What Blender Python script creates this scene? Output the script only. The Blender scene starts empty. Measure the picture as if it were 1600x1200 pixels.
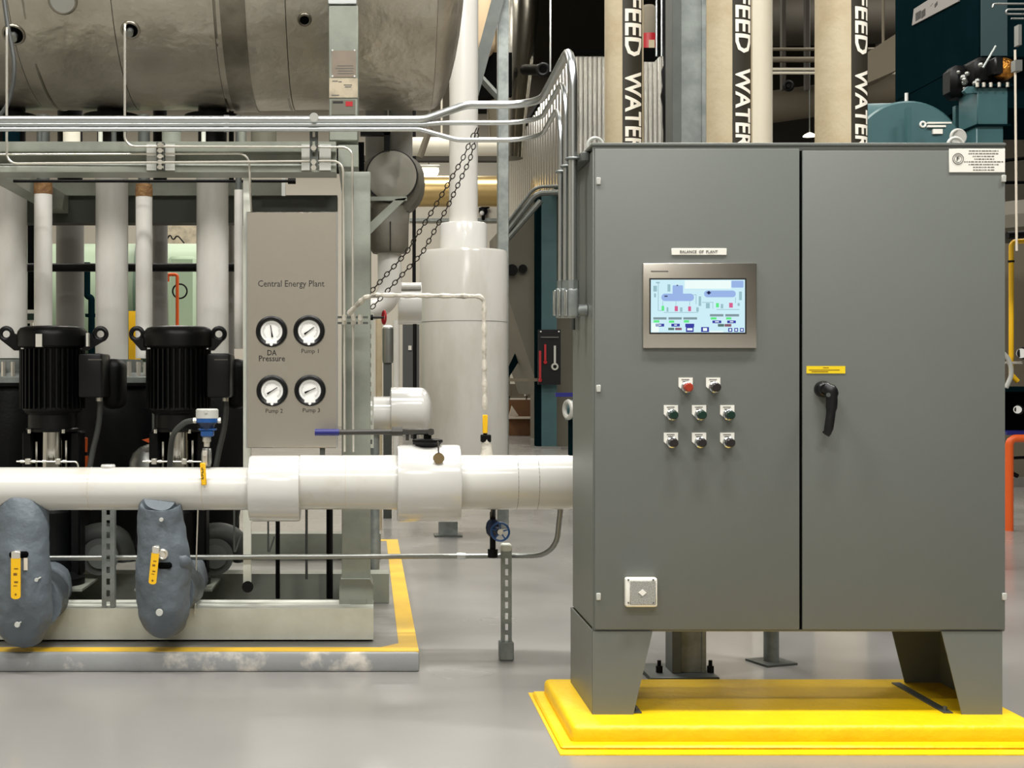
import bpy, bmesh, math, random
from mathutils import Vector, Matrix, noise
random.seed(7)
D = bpy.data
COL = bpy.context.scene.collection
SC = bpy.context.scene
PI = math.pi
F = 2070.0; CX = 575.0; CY = 597.0; EYE = 1.335     # focal length and vanishing point in px, eye height in m
def X(px, Y): return (px - CX) * Y / F
def Z(py, Y): return EYE - (py - CY) * Y / F
def P(px, py, Y): return Vector((X(px, Y), Y, Z(py, Y)))
def lin(c):
    return tuple(((v/255)/12.92 if v/255 <= .04045 else ((v/255+.055)/1.055)**2.4) for v in c)

# ------------------------------------------------------------ camera, world, lights, exposure
cam = D.cameras.new('camera'); cam_o = D.objects.new('camera', cam); COL.objects.link(cam_o)
cam.sensor_fit = 'HORIZONTAL'; cam.sensor_width = 36; cam.lens = F/1600*36
cam.shift_x = (800-CX)/1600; cam.shift_y = -(600-CY)/1600
cam.clip_start = .05; cam.clip_end = 200
cam_o.location = (0, 0, EYE); cam_o.rotation_euler = (PI/2, 0, 0)
SC.camera = cam_o
w = D.worlds.new('world'); SC.world = w; w.use_nodes = True
w.node_tree.nodes['Background'].inputs[0].default_value = (1.0, .94, .84, 1)
w.node_tree.nodes['Background'].inputs[1].default_value = .35
SC.view_settings.view_transform = 'Standard'; SC.view_settings.look = 'None'
SC.view_settings.exposure = -0.08; SC.view_settings.gamma = 1.0; SC.view_settings.use_curve_mapping = False
SC.cycles.use_denoising = True
SC.cycles.max_bounces = 6; SC.cycles.diffuse_bounces = 4; SC.cycles.glossy_bounces = 4
SC.cycles.sample_clamp_indirect = 4
def area(x, y, z, sx, sy, e, col=(1, .982, .945)):
    l = D.lights.new('ceiling_lamp', 'AREA'); l.shape = 'RECTANGLE'; l.size = sx; l.size_y = sy
    l.energy = e; l.color = col
    o = D.objects.new('ceiling_lamp', l); COL.objects.link(o); o.location = (x, y, z); return o
for (x, y) in ((-3.5, 3.3), (1.4, 3.0), (6, 3.4)):
    area(x, y, 9.2, 2.4, .6, 560)
for (x, y) in ((-3.5, -1.5), (2.5, -1.5), (-.5, -4.5)):
    area(x, y, 8.6, 2.4, .7, 330)
for (x, y) in ((.9, 7.6), (.9, 9.6)):
    area(x, y, 7.6, 1.2, .5, 150)
for (x, y) in ((-4, 12), (1.6, 13.5), (7, 13), (-3, 18), (2.2, 20), (-3, 27), (2.4, 28), (9, 20), (1.5, 34), (-5, 34)):
    area(x, y, 9.6, 2.6, 1.2, 330, (1, .95, .86))

# ------------------------------------------------------------ materials
MATS = {}
def mat(name, col, rough=.5, metal=0.0, var=.0, scale=6.0, col2=None, bump=0.0, bscale=40.0, emit=None, coat=0.0,
        stretch=(1, 1, 1), bdist=.02, rvar=0.0, thr=None, spec=.5):
    m = D.materials.new(name); m.use_nodes = True; nt = m.node_tree; b = nt.nodes['Principled BSDF']
    c1 = lin(col) + (1,)
    b.inputs['Base Color'].default_value = c1
    b.inputs['Roughness'].default_value = rough; b.inputs['Metallic'].default_value = metal
    b.inputs['Coat Weight'].default_value = coat; b.inputs['Coat Roughness'].default_value = .12
    b.inputs['Specular IOR Level'].default_value = spec
    tc = nt.nodes.new('ShaderNodeTexCoord'); mp = nt.nodes.new('ShaderNodeMapping')
    mp.inputs['Scale'].default_value = stretch
    nt.links.new(tc.outputs['Object'], mp.inputs[0])
    if var > 0 or col2:
        n = nt.nodes.new('ShaderNodeTexNoise'); n.inputs['Scale'].default_value = scale; n.inputs['Detail'].default_value = 6
        n.inputs['Roughness'].default_value = .6
        nt.links.new(mp.outputs[0], n.inputs['Vector'])
        r = nt.nodes.new('ShaderNodeValToRGB')
        lo, hi = thr if thr else (.3, .7)
        r.color_ramp.elements[0].position = lo; r.color_ramp.elements[1].position = hi
        cc = lin(col2) + (1,) if col2 else tuple(v*(1-var) for v in c1[:3]) + (1,)
        r.color_ramp.elements[0].color = cc; r.color_ramp.elements[1].color = c1
        nt.links.new(n.outputs[0], r.inputs[0]); nt.links.new(r.outputs[0], b.inputs['Base Color'])
    if rvar > 0:
        n3 = nt.nodes.new('ShaderNodeTexNoise'); n3.inputs['Scale'].default_value = scale*1.7; n3.inputs['Detail'].default_value = 4
        nt.links.new(mp.outputs[0], n3.inputs['Vector'])
        mr = nt.nodes.new('ShaderNodeMapRange'); mr.inputs[1].default_value = .3; mr.inputs[2].default_value = .7
        mr.inputs[3].default_value = max(.02, rough-rvar); mr.inputs[4].default_value = rough+rvar
        nt.links.new(n3.outputs[0], mr.inputs[0]); nt.links.new(mr.outputs[0], b.inputs['Roughness'])
    if bump > 0:
        n2 = nt.nodes.new('ShaderNodeTexNoise'); n2.inputs['Scale'].default_value = bscale; n2.inputs['Detail'].default_value = 5
        nt.links.new(mp.outputs[0], n2.inputs['Vector'])
        bp = nt.nodes.new('ShaderNodeBump'); bp.inputs['Strength'].default_value = bump; bp.inputs['Distance'].default_value = bdist
        nt.links.new(n2.outputs[0], bp.inputs['Height']); nt.links.new(bp.outputs[0], b.inputs['Normal'])
    if emit:
        b.inputs['Emission Color'].default_value = c1; b.inputs['Emission Strength'].default_value = emit
    MATS[name] = m; return m
M = MATS
mat('cabinet_grey', (108, 112, 107), .42, var=.05, scale=2, bump=.03, bscale=260)
mat('cabinet_dark', (70, 73, 70), .5)
mat('floor_epoxy', (143, 141, 137), .22, var=.07, scale=.7, rvar=.06)
mat('wall_cream', (222, 216, 203), .7, var=.04, scale=.6)
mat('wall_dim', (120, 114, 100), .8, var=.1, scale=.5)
mat('ceiling_paint', (70, 66, 56), .8, var=.2, scale=.5)
mat('yellow_paint', (252, 206, 10), .42, var=.14, scale=5, bump=.25, bscale=22)
mat('yellow_line', (236, 190, 45), .45, var=.2, scale=4)
mat('pad_grey', (140, 138, 132), .4, col2=(112, 110, 105), scale=3, bump=.1, bscale=20)
mat('pad_face', (150, 152, 152), .4, col2=(214, 208, 198), scale=5, thr=(.3, .42), bump=.1, bscale=20)
mat('pvc_white', (209, 208, 203), .2, var=.05, scale=3, coat=.6)
mat('pipe_white', (208, 207, 200), .28, col2=(192, 184, 168), scale=3.5, thr=(.24, .42), coat=.5)
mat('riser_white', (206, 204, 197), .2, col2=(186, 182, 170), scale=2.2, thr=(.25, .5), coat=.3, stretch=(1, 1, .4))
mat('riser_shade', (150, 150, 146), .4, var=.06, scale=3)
mat('canvas_tan', (190, 177, 148), .75, col2=(174, 156, 124), scale=5, thr=(.25, .6), bump=.15, bscale=30)
mat('pipe_cream', (228, 222, 204), .45, var=.04, scale=4)
mat('skid_paint', (140, 144, 132), .38, col2=(120, 124, 114), scale=3, thr=(.3, .55), bump=.05, bscale=30)
mat('skid_pale_lit', (222, 225, 214), .4, col2=(202, 204, 190), scale=3.2, thr=(.3, .6), bump=.06, bscale=25)  # pale paint, brightened to hold the light on the front channel
mat('stainless', (204, 199, 189), .26, 1.0, var=.02, scale=1)
mat('stainless_tank', (206, 200, 188), .42, .9, col2=(168, 160, 146), scale=1.6, thr=(.25, .7), bump=.7, bscale=2.6, bdist=.07, rvar=.08)
mat('tank_band', (178, 172, 158), .38, 1.0, col2=(110, 104, 94), scale=3, bump=.1, bscale=8)
mat('conduit', (196, 200, 200), .28, 1.0, var=.05, scale=8)
mat('conduit_dull', (150, 152, 148), .4, .9, var=.06, scale=8)
mat('tubing', (222, 218, 206), .25, .65)
mat('galvanised', (150, 156, 152), .48, .55, col2=(120, 126, 124), scale=9, thr=(.35, .65))
mat('galv_dark', (98, 102, 98), .5, .5, var=.2, scale=9)
mat('black_paint', (8, 9, 10), .38, spec=.3)
mat('black_cast', (5, 6, 7), .5, bump=.1, bscale=50, spec=.18)
mat('black_plastic', (12, 13, 14), .35, spec=.35)
mat('rubber', (62, 64, 62), .55)
mat('jacket', (96, 105, 112), .55, var=.1, scale=6, bump=1.0, bscale=4.5, bdist=.035)
mat('jacket_olive', (104, 100, 88), .6, var=.2, scale=6, bump=.7, bscale=6)
mat('jacket_light', (158, 155, 142), .5, var=.12, scale=6, bump=.3, bscale=5)
mat('valve_yellow', (236, 184, 20), .4)
mat('ink', (26, 24, 22), .6)
mat('ink_soft', (96, 94, 88), .6)
mat('ink_brown', (120, 84, 14), .6)
mat('label_white', (236, 234, 224), .5)
mat('label_black', (44, 40, 30), .5)
mat('letter_white', (246, 240, 226), .5)
mat('plate_yellow', (240, 208, 20), .5)
mat('red_button', (160, 52, 30), .3)
mat('green_button', (10, 44, 34), .3)
mat('dark_button', (34, 30, 30), .3)
mat('navy', (26, 30, 110), .4)
mat('valve_blue', (28, 78, 140), .35)
mat('deep_blue', (16, 36, 70), .4)
mat('cap_white', (186, 187, 180), .4)
mat('orange', (232, 96, 30), .45)
mat('red', (170, 26, 34), .4)
mat('brass', (150, 132, 98), .4, .8)
mat('dial_white', (238, 238, 234), .3)
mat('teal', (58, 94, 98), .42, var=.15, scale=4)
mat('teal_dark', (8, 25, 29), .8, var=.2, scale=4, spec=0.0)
mat('teal_shaded', (34, 58, 62), .5)  # darker copy of teal, shade on the burner front cover put into colour
mat('olive_shade_paint', (50, 53, 44), .6)  # dark tie bar paint; on the rear beam it holds the shade
mat('olive_grey', (104, 101, 88), .55, var=.12, scale=1.2)
mat('dark_brown', (56, 51, 42), .75, var=.2, scale=.8)
mat('mid_brown', (112, 104, 88), .7, var=.15, scale=.8)
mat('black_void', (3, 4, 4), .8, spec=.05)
mat('iron_dark', (62, 60, 56), .45, .3)
mat('polished', (196, 194, 186), .1, 1.0)
mat('cladding', (230, 229, 224), .2, 1.0)
mat('mirror_duct', (205, 200, 186), .16, 1.0, var=.25, scale=.7, bump=.2, bscale=1.5)
mat('warm_duct', (214, 186, 128), .3, .8, var=.15, scale=1)
mat('beige_duct', (190, 168, 136), .6, var=.2, scale=.8)
mat('sage', (150, 170, 142), .5, var=.12, scale=.9)
mat('sage_dark', (78, 100, 80), .5, var=.2, scale=.9)
mat('cardboard', (120, 84, 54), .8, var=.2, scale=6)
mat('paper', (206, 196, 180), .8)
mat('rust', (132, 100, 56), .8, col2=(90, 58, 30), scale=24, bump=.5, bscale=40)
mat('tape_wrap', (206, 200, 186), .55, col2=(150, 145, 134), scale=14, thr=(.35, .5), bump=.3, bscale=40)
mat('plaque_brown', (134, 122, 108), .4, .3, var=.1, scale=20)
mat('plaque_tan', (190, 178, 154), .35, .3, col2=(158, 148, 130), scale=14, thr=(.35, .6))
mat('chain_metal', (52, 48, 42), .5, .6)
mat('copper_foil', (216, 150, 62), .3, .8, col2=(120, 70, 20), scale=30, bump=.5, bscale=60)
mat('speaker_grey', (170, 170, 162), .6, col2=(130, 130, 124), scale=300, thr=(.42, .56))
mat('plaque_dim', (126, 122, 118), .5)
mat('door_grey', (86, 88, 88), .5)
for n_, c_, e_ in (('screen_base', (206, 240, 250), 1.0), ('screen_pale', (240, 255, 252), 1.0), ('screen_blue', (150, 180, 232), 1.0),
                ('screen_navy', (34, 44, 160), 1.0), ('screen_green', (90, 235, 130), 1.0), ('screen_pink', (214, 90, 140), 1.0),
                ('screen_grey', (126, 150, 158), 1.0), ('screen_line', (150, 190, 200), 1.0), ('screen_dark', (24, 26, 70), 1.0),
                ('screen_gdark', (76, 110, 100), 1.0), ('screen_rdark', (130, 80, 100), 1.0)):
    mm = mat(n_, c_, .4, emit=1.0)
    mm.node_tree.nodes['Principled BSDF'].inputs['Base Color'].default_value = (0.01, .01, .01, 1)

# ------------------------------------------------------------ geometry
def fillet(pts, rad, n=6):
    pts = [Vector(p) for p in pts]
    if rad <= 0 or len(pts) < 3: return pts
    out = [pts[0]]
    for i in range(1, len(pts)-1):
        a, b, c = pts[i-1], pts[i], pts[i+1]
        u = (a-b); v = (c-b); lu, lv = u.length, v.length
        if lu < 1e-6 or lv < 1e-6: continue
        u /= lu; v /= lv
        ang = u.angle(v, 0)
        if ang > PI-.03: out.append(b); continue
        t = min(rad/math.tan(ang/2), lu*.49, lv*.49); r = t*math.tan(ang/2)
        p0 = b+u*t; ctr = b+(u+v).normalized()*(r/math.sin(ang/2)); r0 = p0-ctr; r1 = (b+v*t)-ctr
        for k in range(n+1):
            s = k/n; th = r0.angle(r1, 0)
            if th < 1e-5: q = r0
            else: q = (r0*math.sin((1-s)*th)+r1*math.sin(s*th))/math.sin(th)
            out.append(ctr+q)
    out.append(pts[-1]); return out
def catmull(pts, n=6):
    pts = [Vector(p) for p in pts]; out = []
    q = [pts[0]*2-pts[1]]+pts+[pts[-1]*2-pts[-2]]
    for i in range(1, len(q)-2):
        for k in range(n):
            t = k/n; a, b, c, d = q[i-1:i+3]
            out.append(.5*((2*b)+(c-a)*t+(2*a-5*b+4*c-d)*t*t+(3*b-a-3*c+d)*t**3))
    out.append(pts[-1]); return out
class G:
    def __init__(s): s.bm = bmesh.new()
    def box(s, x0, x1, y0, y1, z0, z1, bev=0.0, seg=1):
        r = bmesh.ops.create_cube(s.bm, size=1)
        for v in r['verts']:
            v.co = Vector(((x0+x1)/2+v.co.x*(x1-x0), (y0+y1)/2+v.co.y*(y1-y0), (z0+z1)/2+v.co.z*(z1-z0)))
        if bev > 0:
            es = list({e for v in r['verts'] for e in v.link_edges})
            bmesh.ops.bevel(s.bm, geom=es, offset=bev, segments=seg, affect='EDGES', profile=.5)
        return s
    def sweep(s, pts, radii, seg=12, cap=True, ell=(1, 1), jit=0.0, jf=8.0):
        pts = [Vector(p) for p in pts]; n = len(pts)
        if not hasattr(radii, '__len__'): radii = [radii]*n
        T = []
        for i in range(n):
            t = (pts[min(i+1, n-1)]-pts[max(i-1, 0)]); T.append(t.normalized() if t.length > 1e-9 else Vector((0, 0, 1)))
        ref = Vector((0, 1, 0)) if abs(T[0].y) < .9 else Vector((1, 0, 0))
        u = (ref - T[0]*ref.dot(T[0])).normalized(); rings = []
        for i in range(n):
            u = (u - T[i]*u.dot(T[i])).normalized(); v = T[i].cross(u); ring = []
            for k in range(seg):
                a = 2*PI*k/seg; d = u*math.cos(a)*ell[0]+v*math.sin(a)*ell[1]
                r = radii[i]; p = pts[i]+d*r
                if jit: p += d*(noise.noise(p*jf)*jit+noise.noise(p*jf*2.7)*jit*.4)
                ring.append(s.bm.verts.new(p))
            rings.append(ring)
        for i in range(n-1):
            for k in range(seg):
                s.bm.faces.new((rings[i][k], rings[i][(k+1) % seg], rings[i+1][(k+1) % seg], rings[i+1][k]))
        if cap:
            s.bm.faces.new(rings[0][::-1]); s.bm.faces.new(rings[-1])
        return s
    def cyl(s, a, b, r, r2=None, seg=24, cap=True): return s.sweep([a, b], [r, r if r2 is None else r2], seg, cap)
    def tube(s, pts, r, fil=0.0, seg=10, n=6): return s.sweep(fillet(pts, fil, n), r, seg)
    def lathe(s, prof, c, axis=(0, 0, 1), seg=32):      # prof: (radius, distance along axis)
        c = Vector(c); ax = Vector(axis).normalized()
        u = ax.orthogonal().normalized(); v = ax.cross(u); rings = []
        for r, h in prof:
            r = max(r, 1e-4)
            rings.append([s.bm.verts.new(c+ax*h+(u*math.cos(2*PI*k/seg)+v*math.sin(2*PI*k/seg))*r) for k in range(seg)])
        for i in range(len(rings)-1):
            for k in range(seg):
                s.bm.faces.new((rings[i][k], rings[i][(k+1) % seg], rings[i+1][(k+1) % seg], rings[i+1][k]))
        s.bm.faces.new(rings[0][::-1]); s.bm.faces.new(rings[-1]); return s
    def prism(s, poly, a0, a1, plane='XZ'):
        def co(p, a):
            return (p[0], a, p[1]) if plane == 'XZ' else ((a, p[0], p[1]) if plane == 'YZ' else (p[0], p[1], a))
        A = [s.bm.verts.new(co(p, a0)) for p in poly]; B = [s.bm.verts.new(co(p, a1)) for p in poly]
        n = len(poly)
        s.bm.faces.new(A); s.bm.faces.new(B[::-1])
        for i in range(n): s.bm.faces.new((A[i], B[i], B[(i+1) % n], A[(i+1) % n]))
        return s
    def torus(s, c, R, r, axis=(0, 1, 0), seg=24, ms=8, sx=1.0, rot=0.0):
        c = Vector(c); ax = Vector(axis).normalized(); u = ax.orthogonal().normalized(); u = Matrix.Rotation(rot, 3, ax) @ u
        v = ax.cross(u); rings = []
        for i in range(seg):
            a = 2*PI*i/seg; d = u*math.cos(a)+v*math.sin(a); cc = c+u*math.cos(a)*R*sx+v*math.sin(a)*R
            rings.append([s.bm.verts.new(cc+d*math.cos(2*PI*k/ms)*r+ax*math.sin(2*PI*k/ms)*r) for k in range(ms)])
        for i in range(seg):
            for k in range(ms):
                s.bm.faces.new((rings[i][k], rings[(i+1) % seg][k], rings[(i+1) % seg][(k+1) % ms], rings[i][(k+1) % ms]))
        return s
    def sph(s, c, r, sc=(1, 1, 1), seg=20):
        r_ = bmesh.ops.create_uvsphere(s.bm, u_segments=seg, v_segments=seg//2, radius=r)
        for v in r_['verts']: v.co = Vector((v.co.x*sc[0], v.co.y*sc[1], v.co.z*sc[2]))+Vector(c)
        return s
    def rot(s, ang, axis, c, since=0):
        vs = list(s.bm.verts)[since:]
        bmesh.ops.rotate(s.bm, verts=vs, cent=Vector(c), matrix=Matrix.Rotation(ang, 3, axis)); return s
def mk(name, g, m, parent=None, label=None, cat=None, group=None, kind=None, smooth=True):
    bm = g.bm
    bmesh.ops.recalc_face_normals(bm, faces=bm.faces)
    if parent is not None: org = Vector(parent['_o'])
    else:
        xs = [v.co for v in bm.verts]
        lo = [min(v[i] for v in xs) for i in range(3)]; hi = [max(v[i] for v in xs) for i in range(3)]
        org = Vector(((lo[0]+hi[0])/2, (lo[1]+hi[1])/2, lo[2]))
    bmesh.ops.translate(bm, verts=bm.verts, vec=-org)
    me = D.meshes.new(name); bm.to_mesh(me); bm.free()
    me.materials.append(M[m] if isinstance(m, str) else m)
    if smooth:
        me.polygons.foreach_set('use_smooth', [True]*len(me.polygons)); me.set_sharp_from_angle(angle=math.radians(38))
    o = D.objects.new(name, me); COL.objects.link(o); o['_o'] = tuple(org)
    if parent is not None: o.parent = parent
    else: o.location = org
    tag(o, label, cat, group, kind); return o
def tag(o, label=None, cat=None, group=None, kind=None):
    if label: o['label'] = label
    if cat: o['category'] = cat
    if group: o['group'] = group
    if kind: o['kind'] = kind
    return o
def thing(name, label, cat, loc, group=None):
    o = D.objects.new(name, None); COL.objects.link(o); o.empty_display_size = .1
    o.location = loc; o['_o'] = tuple(loc); return tag(o, label, cat, group)
def struct(name, g, m, **k): return mk(name, g, m, kind='structure', **k)
def text(s, c, wid, hgt, m, parent, name='lettering', rot=(PI/2, 0, 0), depth=.0006, bold=0.0, align='CENTER'):
    cu = D.curves.new(name, 'FONT'); cu.body = s; cu.align_x = align; cu.align_y = 'CENTER'; cu.extrude = depth; cu.offset = bold
    cu.size = 1.0; cu.resolution_u = 2
    o = D.objects.new(name, cu); COL.objects.link(o); bpy.context.view_layer.update()
    d = o.dimensions.copy()
    me = D.meshes.new_from_object(o.evaluated_get(bpy.context.evaluated_depsgraph_get()))
    D.objects.remove(o)
    xs = [v.co.x for v in me.vertices]; ys = [v.co.y for v in me.vertices]
    cx, cy = (min(xs)+max(xs))/2, (min(ys)+max(ys))/2
    sx = wid/(max(xs)-min(xs)); sy = hgt/(max(ys)-min(ys))
    R = Matrix.Rotation(rot[2], 3, 'Z') @ Matrix.Rotation(rot[1], 3, 'Y') @ Matrix.Rotation(rot[0], 3, 'X')
    org = Vector(parent['_o'])
    for v in me.vertices:
        v.co = R @ Vector(((v.co.x-cx)*sx, (v.co.y-cy)*sy, v.co.z)) + Vector(c) - org
    me.materials.clear(); me.materials.append(M[m])
    t = D.objects.new(name, me); COL.objects.link(t); t.parent = parent; t['_o'] = tuple(org); return t
def rect(g, px0, px1, py0, py1, Y, t):       # a plate whose front is at depth Y
    g.box(X(px0, Y), X(px1, Y), Y, Y+t, Z(py1, Y), Z(py0, Y)); return g
def circle(cx, cz, r, n=20): return [(cx+r*math.cos(2*PI*k/n), cz+r*math.sin(2*PI*k/n)) for k in range(n)]
def slotted(name, x0, x1, y, z0, z1, m, parent, pitch=.05, slot=.027, sw=.016, dep=.04):
    g = G(); w_ = (x1-x0-sw)/2; t = .003
    g.box(x0, x0+w_, y, y+t, z0, z1); g.box(x1-w_, x1, y, y+t, z0, z1)
    g.box(x0, x0+t, y+t, y+dep, z0, z1); g.box(x1-t, x1, y+t, y+dep, z0, z1)
    z = z0+.02; last = z0
    while z+slot < z1-.01:
        g.box(x0+w_, x1-w_, y, y+t, last, z); last = z+slot; z += pitch
    g.box(x0+w_, x1-w_, y, y+t, last, z1)
    return mk(name, g, m, parent, smooth=False)
def handle_marks(x0, x1, y, z0, z1, m, parent):
    g = G(); n = 4; h = (z1-z0)/n
    for k in range(n):
        z = z0+k*h; g.box(x0, x1, y, y+.001, z, z+h*.22); g.box(x0 if k % 2 else (x0+x1)/2, x1 if k % 2 == 0 else (x0+x1)/2, y, y+.001, z+h*.35, z+h*.7)
    mk('handle_print', g, m, parent)

# ============================================================ THE HALL
struct('floor', G().box(-13, 22, -7, 40, -.2, 0), 'floor_epoxy')
struct('wall_back', G().box(-13, 22, 40, 40.3, 0, 12), 'wall_cream')
struct('wall_left', G().box(-13.3, -13, -7, 40, 0, 12), 'wall_cream')
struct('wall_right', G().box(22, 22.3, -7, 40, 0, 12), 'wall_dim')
struct('wall_front', G().box(-13, 22, -7.3, -7, 0, 12), mat('wall_stone', (160, 156, 147), .8, var=.15, scale=.4))
struct('ceiling', G().box(-13, 22, -7, 40, 12, 12.2), 'ceiling_paint')
g = G()
for k in range(12): g.box(-13, 22, 6+k*3, 6.2+k*3, 11.4, 12)
struct('trim_1', g, 'dark_brown')

# ============================================================ CONTROL CABINET AND ITS PAD
YF, YR = 5.0, 5.55
pad = thing('equipment_pad', 'low bright yellow concrete pad under the grey control cabinet', 'pad', (1.6, 5.2, 0))
g = G(); g.box(.745, 2.47, 4.85, 5.62, 0, .079, .022, 3); mk('slab', g, 'yellow_paint', pad)
g = G(); g.box(.687, 2.54, 4.735, 5.68, 0, .004); mk('floor_paint', g, 'yellow_paint', pad, label='flat yellow border painted on the floor')
g = G(); g.box(.70, 2.53, 4.80, 5.65, .002, .018, .008); mk('grout_lip', g, 'yellow_paint', pad)

cx0, cx1 = .857, 2.408; zb, zt = Z(987, YF), Z(229, YF)
cab = thing('control_cabinet', 'tall two-door grey steel control cabinet with touchscreen on yellow pad', 'cabinet', ((cx0+cx1)/2, 5.25, .079))
g = G(); g.box(cx0, cx1, YF+.022, YR, zb, zt, .006)
g.box(cx0-.006, cx1+.002, YF+.012, YF+.03, zb-.002, zt+.012, .003)
mk('body', g, 'cabinet_grey', cab)
dl = mk('door', G().box(X(929.5, YF), X(1249.5, YF), YF, YF+.02, Z(984, YF), Z(232, YF), .004, 2), 'cabinet_grey', cab, label='left door with screen and push buttons')
dr = mk('door', G().box(X(1254, YF), X(1571, YF), YF, YF+.02, Z(984, YF), Z(235, YF), .004, 2), 'cabinet_grey', cab, label='right door with black handle')
mk('door_gap', G().box(X(1248, YF), X(1256, YF), YF+.008, YF+.022, Z(984, YF), Z(235, YF)), 'black_void', cab)
for px, py in ((935, 283), (935, 607), (935, 932), (1568, 279), (1569, 932)):
    mk('hinge_clip', G().box(X(px-3.5, YF), X(px+3.5, YF), YF-.006, YF+.004, Z(py+5.5, YF), Z(py-5.5, YF), .002), 'cap_white', cab)
# drip edge and lifting eyes
mk('drip_edge', G().box(cx0-.012, cx1+.004, YF+.005, YR+.01, zt+.004, zt+.016, .003), 'cabinet_grey', cab)
for ex in (.918, 2.372):
    e = mk('lifting_eye', G().torus((ex, 5.35, zt+.066), .031, .007), 'cap_white', cab)
    mk('eye_base', G().cyl((ex, 5.35, zt), (ex, 5.35, zt+.036), .012), 'cap_white', e)
# legs: trapezoid corner plates and solid side plates
zl0 = .079; lx0, lx1 = X(926, YF), X(1567, YF)
for Yl in (YF+.004, YR-.012):
    mk('leg', G().prism([(lx0, zb), (X(1020, YF), zb), (X(990, YF), zl0), (lx0, zl0)], Yl, Yl+.006), 'cabinet_grey', cab, smooth=False)
    mk('leg', G().prism([(lx1, zb), (X(1472, YF), zb), (X(1504, YF), zl0), (lx1, zl0)], Yl, Yl+.006), 'cabinet_grey', cab, smooth=False)
mk('side_skirt', G().box(lx0, lx0+.006, YF+.006, YR-.008, zl0, zb), 'cabinet_grey', cab)
mk('side_skirt', G().box(lx1-.006, lx1, YF+.006, YR-.008, zl0, zb), 'cabinet_grey', cab)
for xx in (X(990, YF), X(1503, YF)-.06):
    mk('foot_angle', G().box(xx, xx+.035, YF+.02, YR-.03, zl0, zl0+.005).cyl((xx+.018, YF+.05, zl0), (xx+.018, YF+.05, zl0+.02), .008, seg=6), 'cabinet_dark', cab)
# nameplate
n = mk('nameplate', G().box(X(1049, YF), X(1135, YF), YF-.004, YF, Z(398.5, YF), Z(388, YF), .001), 'label_white', cab)
text('BALANCE  OF  PLANT', P(1092, 393.2, YF-.005), .142, .0105, 'ink_soft', n)
# touchscreen
hmi = mk('touchscreen', G().box(X(1003.5, YF), X(1181, YF), YF-.014, YF, Z(544, YF), Z(411.5, YF), .003, 2), 'stainless', cab)
YS = YF-.0145
mk('screen_bezel', rect(G(), 1014.5, 1166.5, 434.5, 522, YS, .002), 'ink', hmi)
mk('screen', rect(G(), 1017, 1164, 437, 519.5, YS-.001, .002), 'screen_base', hmi, label='lit display showing tanks and pumps diagram')
mk('maker_mark', rect(G(), 1017, 1044, 423, 425, YS, .001), 'ink_soft', hmi)
def scr(name, m, rects, dy=.0016):       # screen zoom coordinates -> frame px
    g = G()
    for (a, b, c_, d) in rects:
        rect(g, 980+a*.15, 980+c_*.15, 370+b*.15, 370+d*.15, YS-dy, .0004)
    mk(name, g, m, hmi)
scr('screen_graphic', 'screen_pale', [(600, 455, 1080, 540), (255, 900, 330, 995), (860, 980, 1000, 996)])
for (a, b, c_, d) in ((355, 592, 695, 670), (800, 560, 1130, 630), (472, 505, 580, 596), (1085, 458, 1210, 530)):
    x0, x1 = X(980+a*.15, YS), X(980+c_*.15, YS); z0, z1 = Z(370+d*.15, YS), Z(370+b*.15, YS)
    g = G(); rr = min(x1-x0, z1-z0)*(.48 if c_-a > 300 else .12); pl = []
    for (qx, qz, a0) in ((x1-rr, z1-rr, 0), (x0+rr, z1-rr, 90), (x0+rr, z0+rr, 180), (x1-rr, z0+rr, 270)):
        for k in range(5): pl.append((qx+rr*math.cos(math.radians(a0+k*22.5)), qz+rr*math.sin(math.radians(a0+k*22.5))))
    g.prism(pl, YS-.0018, YS-.0012); mk('screen_graphic', g, 'screen_blue', hmi)
scr('screen_graphic', 'screen_line', [(320, 480, 326, 770), (326, 765, 380, 771), (368, 670, 373, 720), (505, 670, 510, 720), (648, 670, 653, 720), (380, 785, 740, 791),
     (690, 600, 720, 606), (715, 600, 721, 700), (745, 620, 770, 720), (780, 680, 900, 686), (890, 680, 895, 750), (930, 755, 1170, 761), (1125, 630, 1131, 690), (1165, 570, 1195, 660),
     (820, 690, 860, 745), (720, 735, 745, 780), (1150, 690, 1172, 720), (272, 510, 310, 570), (280, 590, 300, 630), (420, 495, 450, 570), (300, 470, 340, 485), (410, 735, 430, 780), (550, 735, 575, 780), (975, 700, 1000, 745)])
scr('screen_graphic', 'screen_green', [(358, 720, 385, 770), (925, 690, 955, 735), (275, 868, 335, 893), (435, 872, 490, 896), (590, 868, 645, 893), (870, 838, 930, 862), (1030, 838, 1085, 862)])
scr('screen_graphic', 'screen_pink', [(495, 722, 528, 775), (635, 725, 665, 775), (1062, 688, 1100, 738)])
scr('screen_graphic', 'screen_grey', [(272, 838, 410, 862), (430, 838, 568, 862), (585, 838, 728, 862), (862, 805, 1003, 830), (1022, 805, 1165, 830), (480, 540, 560, 570), (480, 620, 520, 650), (600, 620, 640, 645), (930, 585, 990, 610), (1020, 585, 1080, 610)])
scr('screen_graphic', 'screen_navy', [(295, 905, 385, 935), (460, 905, 548, 935), (605, 905, 698, 940), (612, 940, 692, 992), (770, 940, 852, 992), (888, 872, 980, 900), (1042, 872, 1132, 900), (1052, 950, 1095, 990), (1115, 950, 1155, 990), (1175, 950, 1215, 990)])
scr('screen_graphic', 'screen_gdark', [(428, 948, 490, 972), (945, 908, 1010, 936)])
scr('screen_graphic', 'screen_rdark', [(500, 948, 568, 972), (1015, 908, 1085, 936)])
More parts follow.
